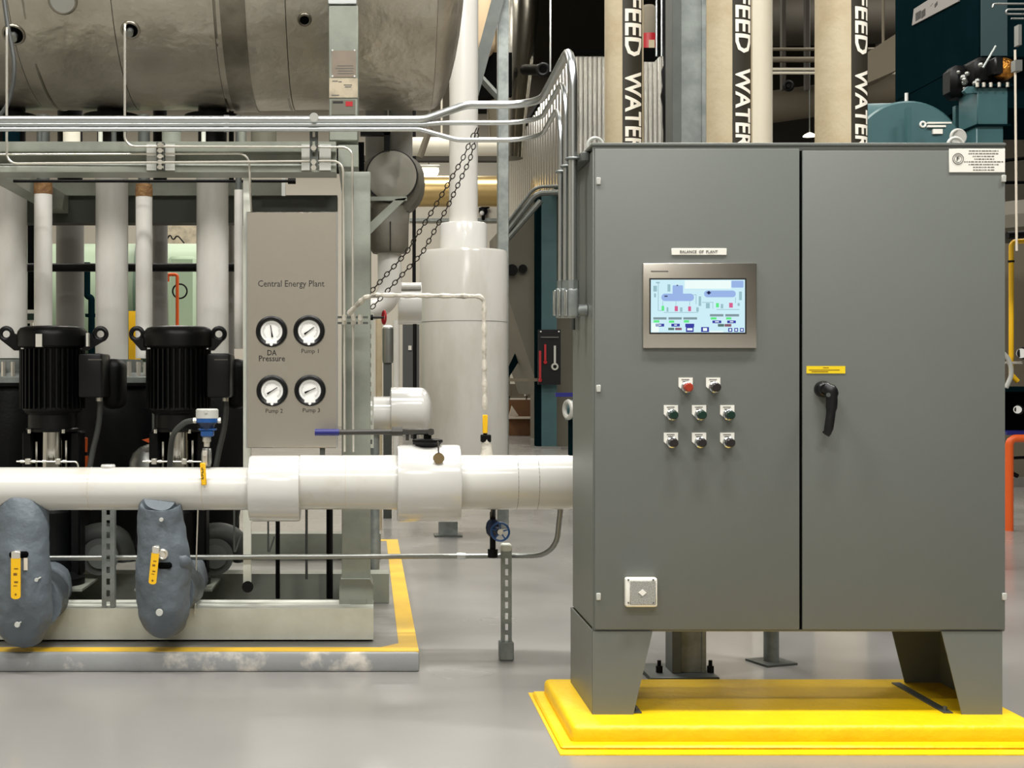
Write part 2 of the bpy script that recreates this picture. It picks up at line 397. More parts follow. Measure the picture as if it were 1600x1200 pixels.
scr('screen_graphic', 'screen_dark', [(828, 575, 872, 590), (840, 565, 860, 600), (388, 612, 420, 625), (515, 500, 530, 512)], .002)
scr('screen_graphic', 'screen_pale', [(625, 952, 680, 975), (790, 950, 832, 980), (325, 914, 355, 924), (490, 914, 518, 924), (915, 880, 955, 890), (1070, 880, 1105, 890), (1064, 960, 1084, 980), (1125, 960, 1145, 980), (1185, 960, 1205, 980)], .002)
# push buttons
def button(px, py, m, lab):
    pl = G(); a = YF-.004
    pts = [(px-11, py-12), (px+11, py-12), (px+11, py+5), (px+7, py+10), (px+2, py+12), (px-4, py+9), (px-11, py+2)]
    pl.prism([(X(a_, YF), Z(b_, YF)) for a_, b_ in pts], a, YF)
    o = mk('push_button', pl, 'label_white', cab, label=lab)
    c = P(px+1, py+3, YF)
    mk('button_ring', G().lathe([(.021, .0), (.021, .012), (.017, .016)], (c.x, a, c.z), (0, -1, 0), 20), 'conduit', o)
    mk('button_cap', G().lathe([(.0155, .0), (.0165, .03), (.0165, .042), (.013, .046)], (c.x, a, c.z), (0, -1, 0), 20), m, o)
    t = G()
    for k, w_ in enumerate((12, 9)):
        rect(t, px-w_/2, px+w_/2, py-9.5+k*3, py-8.3+k*3, a-.0008, .001)
    mk('button_print', t, 'ink_soft', o)
button(1071, 602, 'red_button', 'push button with orange-red cap, top row left')
button(1114, 602, 'dark_button', 'push button with black cap, top row right')
for px, l in ((1048, 'left'), (1092, 'centre'), (1136, 'right')):
    button(px, 645, 'green_button', 'push button with dark green cap, middle row '+l)
    button(px, 688, 'dark_button', 'push button with dark cap, bottom row '+l)
# right door furniture
wl = mk('warning_label', G().box(X(1260, YF), X(1320.5, YF), YF-.002, YF, Z(583.5, YF), Z(572, YF)), 'plate_yellow', cab)
g = G()
for (a, b, c_) in ((1286, 1295, 574.5), (1264, 1312, 578), (1268, 1294, 580.7)): rect(g, a, b, c_-.5, c_+.5, YF-.0026, .001)
mk('label_print', g, 'ink_brown', wl)
hd = mk('door_handle', G().lathe([(.03, 0), (.031, .02), (.026, .035), (.02, .04)], P(1284, 608, YF), (0, -1, 0), 24), 'black_plastic', cab)
g = G(); g.sweep(catmull([P(1282, 604, YF)+Vector((0, -.04, 0)), P(1291, 612, YF)+Vector((0, -.05, 0)), P(1292, 630, YF)+Vector((0, -.052, 0)),
                         P(1289, 655, YF)+Vector((0, -.055, 0)), P(1286, 672, YF)+Vector((0, -.055, 0)), P(1283, 678, YF)+Vector((0, -.05, 0))], 4),
                 [.022]*3+[.026]*3+[.021]*4+[.017]*6+[.015]*5, 14, ell=(.6, 1))
mk('handle_lever', g, 'black_plastic', hd)
c = P(1294, 617, YF-.07); mk('key_lock', G().lathe([(.008, 0), (.008, .004)], c, (0, -1, 0), 16), 'galv_dark', hd)
sp = mk('sounder', G().box(X(975, YF), X(1024.5, YF), YF-.034, YF, Z(946.5, YF), Z(901, YF), .008, 3), 'label_white', cab, label='square white sounder box')
mk('sounder_grille', G().box(X(981, YF), X(1022, YF), YF-.0365, YF-.03, Z(943, YF), Z(905, YF), .003), 'speaker_grey', sp)
c = P(1004, 926, YF-.0375); mk('sounder_lens', G().prism([(c.x-.015, c.z), (c.x, c.z+.013), (c.x+.015, c.z), (c.x, c.z-.013)], YF-.0385, YF-.036), 'label_white', sp)
for a, b in ((982, 906), (1021, 906), (982, 942), (1021, 942)):
    c = P(a, b, YF-.037); mk('screw', G().cyl(c, c+Vector((0, .003, 0)), .0035, seg=8), 'ink_soft', sp)
mp = mk('maker_plate', G().box(X(1482.5, YF), X(1570, YF), YF-.003, YF, Z(269.5, YF), Z(232.5, YF), .001), 'label_white', cab, label='white riveted builder plate with small round seal')
yy = 235.8
for (t_, w_, cxp) in (('THERMAL SYSTEMS INC', 46, 1537), ('xxxxxxxxxxxxxxxxxxx', 47, 1537), ('x-xx xxxxxx, xx', 34, 1537), ('xxx-xxx-xxxx', 31, 1538), ('xxxxxxxx, xxxxxxx xxxxxx', 61, 1537), ('xxxxxxxx xxxxxxx, xx', 47, 1537), ('xx & xxxxxxx', 35, 1538), ('xxxx x xxxxxxx', 33, 1537)):
    g = G(); x = cxp-w_/2
    random.seed(len(t_)+w_)
    while x < cxp+w_/2-1:
        ww = random.uniform(1.5, 6); rect(g, x, min(x+ww, cxp+w_/2), yy-.8, yy+.8, YF-.0036, .001); x += ww+random.uniform(.6, 1.6)
    mk('plate_print', g, 'ink_soft', mp); yy += 4.25
c = P(1497, 248, YF-.0036)
mk('plate_seal', G().torus(c, .020, .0014), 'ink_soft', mp); mk('plate_seal', G().torus(c, .0135, .0008), 'ink_soft', mp)
text('F', c, .010, .016, 'ink', mp, name='seal_letter')

# ============================================================ CONDUITS to the cabinet
XC = .800
def conduit_run(name, lab, y_run, r, ylv, pys, bend):
    z = Z(y_run, 6.2); z2 = Z(pys, 6.2)
    pts = [(-2.4, 6.2, z)]
    if bend == 0: pts += [(X(662, 6.2), 6.2, z), (X(728, 6.2), 6.2, z2)]
    elif bend == 1: pts += [(X(660, 6.2), 6.2, z), (X(690, 6.2), 6.2, z2)]
    else: pts += [(X(655, 6.2), 6.2, z), (X(715, 6.2), 6.2, z2)]
    pts += [(XC, 6.2, z2), (XC, ylv, z2+.03), (XC, ylv, Z(470, ylv))]
    t = thing(name, lab, 'conduit', (XC, ylv, 1.6), 'steel conduits run to the cabinet')
    mk('conduit_run', G().tube(pts, r, .17, 12, 10), 'conduit', t)
    # coupling
    mk('coupling', G().cyl((X(350, 6.2), 6.2, z), (X(358, 6.2), 6.2, z), r*1.18, seg=14), 'conduit', t)
    zb_ = Z(497, ylv); zt_ = Z(450, ylv)
    b = mk('conduit_body', G().box(XC-.022, XC+.022, ylv-.026, ylv+.026, zb_, zt_, .012, 3), 'galvanised', t)
    mk('body_cover', G().box(XC-.030, XC-.021, ylv-.02, ylv+.02, zb_+.01, zt_-.01, .004, 2), 'conduit', b)
    mk('nipple', G().cyl((XC, ylv, zb_+.03), (cx0-.002, ylv, zb_+.03), .023), 'galvanised', t)
    mk('hub_nut', G().cyl((XC, ylv, zt_-.005), (XC, ylv, zt_+.03), r*1.35, seg=8), 'galvanised', t)
    return t
conduit_run('steel_conduit', 'thickest and topmost of the steel conduits bending down to the cabinet', 187, .0185, 5.18, 164, 0)
conduit_run('steel_conduit', 'middle slim steel conduit bending down beside the cabinet', 194.5, .011, 5.36, 192, 1)
conduit_run('steel_conduit', 'lowest slim steel conduit, dipping before it bends to the cabinet', 202, .011, 5.50, 219, 2)
br = thing('conduit_bracket', 'short steel strut holding the conduits at the cabinet top corner', 'bracket', (.83, 5.3, 2.2))
mk('strut', G().box(.822, .856, 5.12, 5.54, 2.19, 2.225, .003), 'galv_dark', br)
for yl, r in ((5.18, .0185), (5.36, .011), (5.50, .011)):
    mk('clamp', G().torus((XC, yl, 2.208), r+.006, .006, (0, 0, 1), 16, 6).box(XC+r, .824, yl-.014, yl+.014, 2.195, 2.22), 'galvanised', br)
# conduit shadow on the cabinet side, put in as a dark tube
mk('side_shadow_tube', G().tube([(.846, 5.46, 2.2), (.846, 5.46, 1.55)], .008), 'cabinet_dark', cab)

# bundle support post
sp_ = thing('conduit_support', 'dark slotted post clamping the conduit bundle above the skid beam', 'support', (X(490, 6.26), 6.3, Z(270, 6.3)))
slotted('post', X(484, 6.25), X(497, 6.25), 6.24, Z(266, 6.25), Z(180, 6.25), 'galv_dark', sp_, .045, .025, .012, .03)
mk('post_cap', G().cyl(P(490.5, 183, 6.17), P(490.5, 183, 6.23), .021, seg=14), 'cap_white', sp_)
for py in (193, 231, 253, 262): mk('clamp_bolt', G().cyl(P(490, py, 6.2), P(490, py, 6.25), .014, seg=6), 'tubing', sp_)
sp2 = thing('tube_clamp', 'dark clamp stack holding three slim tubes on the skid beam, left part', 'clamp', (X(250, 6.33), 6.33, Z(265, 6.33)))
mk('clamp_base', rect(G(), 244, 256, 222, 265, 6.335, .04), 'galv_dark', sp2)
for py in (226, 235, 244, 253, 261): mk('clamp_bolt', G().cyl(P(250, py, 6.31), P(250, py, 6.34), .013, seg=6).box(X(245, 6.32), X(255, 6.32), 6.325, 6.34, Z(py+1.5, 6.32), Z(py-1.5, 6.32)), 'tubing', sp2)

# ============================================================ SKID PAD AND FRAME
pd = thing('skid_pad', 'long grey concrete pad with yellow edge under the pump skid', 'pad', (-1.5, 8, 0))
pz = .0885
g = G(); g.box(-4.5, .237, 6.1, 10.5, 0, pz, .012, 2); mk('slab', g, 'pad_face', pd)
mk('slab_top', G().box(-4.49, .15, 6.19, 10.4, pz-.005, pz+.001), 'pad_grey', pd)
g = G(); g.box(-4.5, .235, 6.125, 6.215, pz-.002, pz+.003); g.box(.145, .235, 6.215, 10.48, pz-.002, pz+.003); g.prism([(.145, 6.215), (.06, 6.215), (.145, 6.31)], pz-.002, pz+.003, 'XY')
g.box(.0, .145, 10.38, 10.48, pz-.002, pz+.003)
mk('yellow_edge', g, 'yellow_line', pd)

sk = thing('pump_skid', 'grey-green painted steel frame carrying pumps and the stainless tank', 'frame', (-1, 7.5, pz))
def channel_x(x0, x1, y, z0, z1, fl=.06, t=.01):
    g = G(); g.box(x0, x1, y, y+t, z0, z1); g.box(x0, x1, y+t, y+fl, z1-t, z1); g.box(x0, x1, y+t, y+fl, z0, z0+t); return g
zc0, zc1 = pz+.003, Z(950.5, 6.355)
g = channel_x(-4.4, X(583.5, 6.355), 6.355, zc0+.008, zc1, .25); mk('base_channel', g, 'skid_pale_lit', sk, label='pale front base channel')  # light falling on this channel is put into its paint
mk('base_channel', channel_x(-4.4, .119, 7.46, zc0, .255, .16), 'skid_paint', sk)
mk('base_channel', channel_x(-4.4, .09, 9.3, zc0, .27, .16), 'skid_paint', sk)
for xx in (-1.75, -.02):
    mk('cross_member', G().box(xx-.1, xx, 6.6, 9.3, zc0, .25), 'skid_paint', sk)
# front column
cz0 = zc1
g = G(); g.box(X(534, 6.5), X(579, 6.5), 6.5, 6.66, cz0, Z(268, 6.5), .006, 2); mk('column', g, 'skid_paint', sk)
g = G(); g.prism([(X(530, 6.47), cz0), (X(583, 6.47), cz0), (X(583, 6.47), Z(915, 6.47)), (X(578, 6.47), Z(905, 6.47)), (X(533, 6.47), Z(905, 6.47)), (X(530, 6.47), Z(915, 6.47))], 6.47, 6.69)
g.box(X(548, 6.46), X(572, 6.46), 6.463, 6.475, Z(946, 6.46), Z(936, 6.46)); mk('column_foot', g, 'skid_paint', sk)
mk('column', G().box(X(543, 9.3), X(580, 9.3), 9.3, 9.45, .27, 2.5), 'skid_paint', sk)
mk('column', G().box(-2.7, -2.55, 8.4, 8.55, .25, 2.5), 'skid_paint', sk)
# front header beam
bx1 = X(525, 6.4)
def hb(y0, y1, a, b): return (Z(b, 6.4), Z(a, 6.4))
g = G()
Zt, Zb = Z(223, 6.4), Z(270, 6.4)
prof = [(6.37, Zt), (6.37, Z(238.5, 6.4)), (6.42, Z(239.5, 6.4)), (6.42, Z(253, 6.4)), (6.385, Z(257, 6.4)), (6.375, Z(262, 6.4)), (6.375, Zb), (6.56, Zb), (6.56, Zt)]
g.prism(prof, -4.4, bx1, 'YZ'); mk('header_beam', g, 'skid_paint', sk, smooth=False)
for a, b in ((229, 244), (258, 273), (471, 487), (499, 517)):
    mk('beam_pad', rect(G(), a, b, 225, 266, 6.362, .012), 'cap_white', sk)
mk('header_beam', G().box(-4.4, X(527, 8.4), 8.4, 8.55, Z(348, 8.4), Z(305, 8.4)), 'olive_shade_paint', sk, label='dark rear header beam')  # shade under the tank is put into this beam's colour
for xx in (-1.9, X(560, 6.6)):
    mk('top_rail', G().box(xx-.1, xx, 6.57, 8.4, Z(262, 6.6), Z(228, 6.6)), 'skid_paint', sk)
mk('gap_shade_block', rect(G(), 525, 569, 222, 266, 6.9, .12), 'black_void', sk)  # black block added where only a dark gap shows at the beam end
mk('skid_shade_sheet', G().box(-.9, -.13, 6.66, 7.4, zc0, zc0+.012, .003), 'black_plastic', sk)  # added black sheet standing in for the darkness under the skid
# support bracket triangle at the column
g = G(); g.box(X(578, 6.6), X(636, 6.6), 6.6, 6.62, Z(313, 6.6), Z(307, 6.6))
g.prism([(X(578, 6.6), Z(366, 6.6)), (X(578, 6.6), Z(348, 6.6)), (X(618, 6.6), Z(311, 6.6)), (X(636, 6.6), Z(309, 6.6))], 6.6, 6.615)
mk('bracket', g, 'skid_paint', sk, smooth=False)
# slotted strut and post
slotted('strut_post', X(159, 6.36), X(179, 6.36), 6.36, cz0-.02, Z(790, 6.36), 'galvanised', sk, .056, .03, .017)
mk('panel_post', G().box(X(380, 6.42), X(392, 6.42), 6.42, 6.45, Z(915, 6.42), Z(278, 6.42)), 'skid_pale_lit', sk)
mk('post_wheel', G().cyl(P(387, 917, 6.40), P(387, 917, 6.46), .028, seg=14), 'black_cast', sk)

# ============================================================ GAUGE PANEL
pnl = thing('gauge_panel', 'brushed stainless gauge panel lettered Central Energy Plant', 'panel', (X(455, 6.36), 6.36, Z(700, 6.36)))
mk('plate', G().box(X(384.5, 6.35), X(527, 6.35), 6.35, 6.362, Z(700, 6.35), Z(331, 6.35), .003), 'stainless', pnl)
mk('plate_flange', G().box(X(384.5, 6.35), X(386.5, 6.35), 6.345, 6.40, Z(700, 6.35), Z(331, 6.35)).box(X(525.5, 6.35), X(527.5, 6.35), 6.345, 6.40, Z(700, 6.35), Z(331, 6.35)), 'conduit', pnl)
mk('panel_hanger', G().box(X(500, 6.4), X(508, 6.4), 6.37, 6.40, Z(712, 6.4), Z(331, 6.4)), 'galv_dark', pnl)
text('Central Energy Plant', P(455, 444.5, 6.349), X(507, 6.35)-X(403.5, 6.35), .040, 'ink_brown' if False else 'ink', pnl)
text('DA', P(425, 551, 6.349), .044, .026, 'ink', pnl, bold=.01)
text('Pressure', P(425, 560, 6.349), .125, .028, 'ink', pnl, bold=.01)
text('Pump 1', P(484.5, 549.5, 6.349), .082, .026, 'ink', pnl)
text('Pump 2', P(428.5, 643, 6.349), .082, .026, 'ink', pnl)
text('Pump 3', P(486.5, 642, 6.349), .082, .026, 'ink', pnl)
def gauge(px, py, ang, lab):
    c = P(px, py, 6.35); t = thing('pressure_gauge', lab, 'gauge', (c.x, 6.35, c.z-.074), 'pressure gauges on the stainless panel')
    mk('bezel', G().lathe([(.074, -.001), (.076, .01), (.074, .022), (.066, .026), (.055, .020), (.052, .010)], c, (0, -1, 0), 36), 'black_plastic', t)
    d = c+Vector((0, -.011, 0))
    dial = mk('dial', G().lathe([(.052, 0), (.052, .001)], d, (0, -1, 0), 32), 'dial_white', t)
    tk = G()
    for k in range(28):
        a = math.radians(-45+k*10); rr = (.036 if k % 5 else .033)
        n0 = len(tk.bm.verts); tk.box(rr, .043, -.0004, .0004, -.0005, .0005)
        vs = list(tk.bm.verts)[n0:]
        bmesh.ops.rotate(tk.bm, verts=vs, cent=(0, 0, 0), matrix=Matrix.Rotation(-a, 3, 'Y')); bmesh.ops.translate(tk.bm, verts=vs, vec=d+Vector((0, -.0015, 0)))
    mk('scale_marks', tk, 'ink_soft', dial)
    nd = G(); nd.box(-.002, .002, -.002, 0, -.026, .03); nd.prism([(-.0045, -.028), (.0045, -.028), (.002, -.002), (-.002, -.002)], -.002, 0)
    bmesh.ops.rotate(nd.bm, verts=nd.bm.verts, cent=(0, 0, 0), matrix=Matrix.Rotation(ang, 3, 'Y')); bmesh.ops.translate(nd.bm, verts=nd.bm.verts, vec=d+Vector((0, -.004, 0)))
    mk('needle', nd, 'ink', dial)
    g = G(); g.box(c.x-.026, c.x+.026, 6.326, 6.335, c.z-.058, c.z-.046)
    mk('notch_plate', g, 'dial_white', t)
    mk('vent_screw', G().cyl((c.x, 6.322, c.z-.062), (c.x, 6.33, c.z-.062), .0075, seg=12), 'dial_white', t)
gauge(424.5, 518, -.15, 'pressure gauge at upper left of panel, above the words DA Pressure')
gauge(483, 517, .95+0, 'pressure gauge at upper right of panel, above the words Pump 1')
gauge(425.5, 610.5, 4.15-PI, 'pressure gauge at lower left of panel, above the words Pump 2')
gauge(484.5, 610, 4.3-PI, 'pressure gauge at lower right of panel, above the words Pump 3')

# ============================================================ IMPULSE TUBES
YT = 6.335
def tube_thing(name, lab, pts, r, fil=.05, m='tubing', cat='tube', group='slim steel tubes on the skid'):
    return mk(name, G().tube(pts, r, fil, 8, 5), m, label=lab, cat=cat, group=group)
Ytank = 7.15
tube_thing('steel_tube', 'slim steel tube dropping from tank centre then along beam to the column', [P(197, 38, Ytank), P(195, 38, YT), P(195, 229, YT), P(550.5, 230, YT), P(551.5, 470, YT), P(552, 706, YT)], .006)
tube_thing('steel_tube', 'slim steel tube dropping from tank far left then low along beam', [P(12, 44, Ytank), P(10.5, 44, YT), P(10.5, 256, YT), P(536, 251.5, YT), P(538, 470, YT), P(538.5, 706, YT)], .006)
tube_thing('steel_tube', 'slim steel tube along mid beam turning down behind panel corner', [P(-60, 241.5, 6.36), P(389, 240, 6.35), P(391, 300, 6.35), P(393, 335, 6.4)], .005)
mf = thing('valve_manifold', 'small needle valve manifold clamped across the slim tubes on the column', 'valve', (X(551, 6.33), 6.33, Z(506, 6.33)))
mk('clamp_rail', rect(G(), 527, 575, 494, 497, 6.36, .03), 'galv_dark', mf); mk('clamp_rail', rect(G(), 527, 575, 503, 506, 6.36, .03), 'galv_dark', mf)
for px in (538, 552, 563): mk('valve_body', G().cyl(P(px, 492, 6.325), P(px, 507, 6.325), .0125, seg=10).cyl(P(px, 499, 6.33), P(px, 499, 6.29), .007), 'tubing', mf)
rv = thing('handwheel_valve', 'small valve with red handwheel beside the tube manifold', 'valve', P(590, 505, 6.7))
mk('valve_bonnet', G().cyl(P(574, 496, 6.7), P(583, 496, 6.7), .014), 'black_cast', rv)
mk('valve_stem', G().cyl(P(560, 496, 6.7), P(600, 496, 6.7), .006), 'ink', rv)
mk('handwheel', G().torus(P(600, 496, 6.7), .032, .006, (1, .25, 0)).cyl(P(599, 487, 6.7), P(599, 505, 6.7), .005, seg=6), 'red', rv)

# tape-wrapped line down to the big pipe
g = G(); pts = fillet([P(545, 490, 6.3), P(570, 465, 6.2), P(590, 461, 6.15), P(756, 463, 6.12), P(757.5, 640, 6.12)], .03, 5)
dense = []
for a, b in zip(pts[:-1], pts[1:]):
    m_ = max(1, int((b-a).length/.012))
    for k in range(m_): dense.append(a.lerp(b, k/m_))
dense.append(pts[-1])
g.sweep(dense, [.0115+.0022*math.sin(i*.9)+.0012*math.sin(i*2.3) for i in range(len(dense))], 8)
tw = thing('wrapped_tube', 'thin pipe wrapped in pale tape running to a small yellow-handled valve', 'pipe', P(760, 710, 6.12))
mk('wrapped_run', g, 'tape_wrap', tw)
mk('valve_body', G().cyl(P(757.5, 650, 6.12), P(758.5, 690, 6.12), .01).box(X(751, 6.12), X(767, 6.12), 6.1, 6.14, Z(691, 6.12), Z(679, 6.12), .004), 'black_cast', tw)
mk('valve_lever', G().box(X(754, 6.09), X(762, 6.09), 6.085, 6.095, Z(677, 6.09), Z(648, 6.09), .003), 'valve_yellow', tw)
mk('pipe_boss', G().lathe([(.030, 0), (.024, .04), (.02, .08)], P(760, 713, 6.12), (0, 0, 1), 16), 'tape_wrap', tw)

# ============================================================ MAIN WHITE PIPE
YP = 6.1
mp_ = thing('insulated_pipe', 'long horizontal white insulated pipe crossing in front of the skid', 'pipe', (0, YP, .7))
zl = Z(763.5, YP); zr = Z(753.5, YP)
mk('pipe_run', G().cyl((-2.6, YP, zl), (X(392, YP), YP, zl), .0985, seg=40), 'pipe_white', mp_, label='slimmer left length of white pipe')
def cov(px0, px1, z, r, name='coupling_cover'):
    g = G(); rr = .014
    g.lathe([(r-.012, 0), (r-.003, .002), (r, rr), (r, X(px1, YP)-X(px0, YP)-rr), (r-.003, X(px1, YP)-X(px0, YP)-.002), (r-.012, X(px1, YP)-X(px0, YP))], (X(px0, YP), YP, z), (1, 0, 0), 44)
    mk(name, g, 'pvc_white', mp_)
cov(390.5, 469.5, Z(763, YP), .152)
g = G(); g.lathe([(.1, 0), (.125, .004), (.125, X(889, YP)-X(468, YP))], (X(468, YP), YP, zr), (1, 0, 0), 44)
mk('pipe_run', g, 'pipe_white', mp_, label='thicker right length of white pipe')
cov(620.5, 718.5, Z(755, YP), .177)
g = G(); g.tube([(X(835, YP), YP, zr), (1.115, YP, zr), (1.115, YP, .0)], .123, .2, 36, 8)
mk('pipe_run', g, 'pipe_white', mp_, label='end length turning down behind the cabinet')
for px in (143, 319, 540, 806, 838): mk('jacket_seam', G().torus((X(px, YP), YP, zl if px < 390 else zr), .0984 if px < 390 else .1246, .0012, (1, 0, 0), 36, 5), 'ink_soft' if px > 800 else 'paper', mp_)
mk('drain_nipple', G().lathe([(.03, 0), (.034, .012), (.03, .02)], (X(169, YP), YP, zl+.092), (0, 0, 1), 20), 'pvc_white', mp_)

# lever valve on the cover
lv = thing('lever_valve', 'dark lever with blue grip mounted on the white pipe cover', 'valve', P(668, 700, YP))
mk('mounting_disc', G().lathe([(.045, 0), (.064, .018), (.07, .024), (.07, .034), (.05, .038)], P(668, 698.5, YP-.02), (0, 0, 1), 28), 'black_cast', lv)
mk('stem', G().cyl(P(668, 690, YP-.02), P(668, 670, YP-.02), .018, seg=12), 'black_cast', lv)
yb = YP-.03
mk('lever_bar', G().cyl(P(529, 675.5, yb), P(640, 674.5, yb), .0125).cyl(P(612, 674, yb), P(629, 674, yb), .021, seg=8).box(X(628, yb), X(678, yb), yb-.018, yb+.018, Z(679, yb), Z(670, yb), .004)
   .cyl(P(673, 675, yb-.025), P(673, 675, yb+.02), .016, seg=12).box(X(634, yb), X(639, yb), yb-.008, yb+.008, Z(688, yb), Z(676, yb)).box(X(642, yb), X(646, yb), yb-.008, yb+.008, Z(685, yb), Z(676, yb)), 'iron_dark', lv)
mk('lever_grip', G().cyl(P(492, 675.5, yb), P(530, 675.5, yb), .0155, seg=16), 'navy', lv)
yt = YP-.155
mk('tag_chain', G().tube([P(684, 690, YP-.09), P(685, 700, YP-.14), P(685.5, 708, yt)], .004, .02, 6), 'chain_metal', lv)
mk('valve_tag', G().cyl(P(685.5, 716, yt), P(685.5, 716, yt)+Vector((0, .004, 0)), .0255, seg=20), 'brass', lv, label='round brass tag')

# pressure transmitter
tr = thing('pressure_transmitter', 'blue and white pressure transmitter with yellow-handled valve on the white pipe', 'instrument', P(322, 728, YP))
mk('cap', G().lathe([(.052, 0), (.052, .038), (.046, .044)], P(323.7, 653.5, YP), (0, 0, 1), 30).box(X(322, YP), X(326, YP), YP-.055, YP-.048, Z(645, YP), Z(640, YP)), 'cap_white', tr)
mk('housing', G().lathe([(.030, -.052), (.036, -.03), (.046, -.02), (.050, -.012), (.050, 0)], P(323.7, 653.5, YP), (0, 0, 1), 30), 'deep_blue', tr)
mk('housing_ring', G().lathe([(.049, -.02), (.0515, -.018), (.0515, 0)], P(323.7, 653.5, YP), (0, 0, 1), 30), 'valve_blue', tr)
for a, b in ((302, 307), (340, 345)): mk('side_plug', G().cyl(P(a, 657, YP), P(b, 657, YP), .014, seg=8), 'tubing', tr)
mk('bracket', G().box(X(312, YP), X(338, YP), YP-.03, YP+.03, Z(672, YP), Z(669.5, YP)).box(X(314.5, YP), X(334, YP), YP-.028, YP+.028, Z(682, YP), Z(672, YP), .005), 'valve_blue', tr)
mk('neck', G().lathe([(.014, 0), (.014, .02), (.02, .024), (.02, .044), (.016, .05)], P(323, 698, YP), (0, 0, 1), 8), 'tubing', tr)
bv = mk('ball_valve', G().lathe([(.02, 0), (.024, .02), (.024, .06), (.018, .085)], P(322.5, 729, YP), (0, 0, 1), 16).box(X(327, YP), X(331, YP), YP-.04, YP-.01, Z(725, YP), Z(700, YP), .004), 'conduit_dull', tr)
mk('handle_stem', G().cyl(P(320, 709, YP-.06), P(320, 709, YP), .012, seg=8).box(X(316.5, YP-.05), X(324, YP-.05), YP-.052, YP-.046, Z(727, YP-.05), Z(704, YP-.05)), 'tubing', bv)
g = G(); g.box(X(312.5, YP-.105), X(321, YP-.105), YP-.112, YP-.104, Z(758, YP-.1), Z(723, YP-.1), .003); g.rot(-.06, 'Y', P(317, 723, YP-.1))
hl = mk('valve_handle', g, 'valve_yellow', tr, label='yellow lever handle')
handle_marks(X(315, YP-.11), X(318, YP-.11), YP-.1135, Z(748, YP-.1), Z(729, YP-.1), 'ink', hl)
mk('cable_conduit', G().sweep(catmull([P(303, 657, YP), P(288, 661, YP+.03), P(272, 677, YP+.08), P(267, 700, YP+.15), P(265, 740, YP+.2)], 6), .0135, 10), 'rubber', tr)

# ============================================================ GREY VALVE JACKETS
def jacket(lab, pts, rad, hpx, tags, tilt, cable):
    t = thing('valve_jacket', lab, 'valve cover', P(hpx[0], hpx[3]+60, 6.05), 'grey insulation jackets under the white pipe')
    c = catmull(pts, 12); rr = catmull([(r, 0, 0) for r in rad], 12); rr = [v[0] for v in rr]
    g = G(); g.sweep(c, rr, 56, jit=.013, jf=8, ell=(.9, 1)); mk('jacket_cloth', g, 'jacket', t)
    return t
def yhandle(t, px, py0, py1, Y, ang, w_=7.5):
    g = G(); n = 8; w2 = w_*Y/F
    cx = X(px, Y); z1, z0 = Z(py0, Y), Z(py1, Y)
    poly = [(cx-w2, z1), (cx+w2, z1)]+[(cx+w2*math.cos(-a*PI/n), z0+w2*.6+w2*math.sin(-a*PI/n)*.6) for a in range(n+1)]
    g.prism(poly, Y-.006, Y); piv = (cx, Y, z1); g.rot(ang, 'Y', piv)
    h = mk('valve_handle', g, 'valve_yellow', t, label='yellow lever handle', smooth=False)
    g = G(); g.box(cx-w2*.95, cx+w2*.95, Y-.0065, Y, z1-.004, z1+.03, .003); g.box(cx-w2*.6, cx+w2*.6, Y-.002, Y+.08, z1+.016, z1+.03); g.rot(ang, 'Y', piv); mk('handle_shank', g, 'tubing', h)
    mm = G(); hh = z1-z0
    for k, (a, b) in enumerate(((.24, .27), (.36, .42), (.56, .6), (.66, .68))):
        mm.box(cx-w2*(.45 if k % 2 else .3), cx+w2*(.3 if k % 2 else .5), Y-.0068, Y-.006, z1-hh*b, z1-hh*a)
    mm.cyl((cx, Y-.0068, z0+w2*1.0), (cx, Y-.005, z0+w2*1.0), .005, seg=8)
    mm.rot(ang, 'Y', piv); mk('handle_print', mm, 'ink_brown', h)
YJ = 6.08
j1 = jacket('grey quilted valve jacket at the far left edge under the white pipe', [P(34, 786, YJ+.02), P(36, 800, YJ), P(36, 850, YJ-.03), P(38, 905, YJ-.03), P(36, 960, YJ), P(40, 985, YJ+.03), P(46, 998, YJ+.09)],
            [.10, .115, .118, .13, .130, .105, .04], (36, 0, 0, 880), 2, 0, 0)
g = G(); g.sweep(catmull([P(50, 940, YJ+.05), P(68, 925, YJ+.35), P(78, 912, YJ+.8)], 6), [.13]*6+[.115]*7, 28, jit=.015, jf=8); mk('jacket_cloth', g, 'jacket', j1)
yhandle(j1, 25, 872, 936, 5.90, 0.0)
mk('pull_strap', rect(G(), 37, 43, 872, 891, 5.925, .004), 'paper', j1)
for a, b, r_ in ((27, 976, .013), (57, 906, .009)):
    c = P(a, b, YJ-.175); mk('snap_button', G().lathe([(r_, 0), (r_*.9, .005)], c, (0, -1, 0), 16).cyl(c, c+Vector((0, .09, 0)), .004, seg=6), 'cap_white', j1)
mk('jacket_slit', G().box(X(14, 5.93), X(43, 5.93), 5.925, 5.99, Z(872, 5.93), Z(862, 5.93), .008), 'black_void', j1)
j2 = jacket('grey quilted valve jacket under the white pipe, between slotted strut and gauge panel', [P(250, 779, YJ-.06), P(250, 786, YJ-.04), P(252, 815, YJ-.03), P(254, 860, YJ-.03), P(256, 905, YJ-.02), P(255, 950, YJ), P(254, 975, YJ+.03), P(254, 990, YJ+.06)],
            [.07, .10, .112, .118, .122, .118, .095, .04], (255, 0, 0, 880), 2, 0, 0)
g = G(); g.sweep(catmull([P(262, 925, YJ+.05), P(282, 912, YJ+.4), P(292, 900, YJ+.8)], 6), [.125]*6+[.11]*7, 28, jit=.015, jf=8); mk('jacket_cloth', g, 'jacket', j2)
yhandle(j2, 243, 864, 913, 5.91, .10, 6)
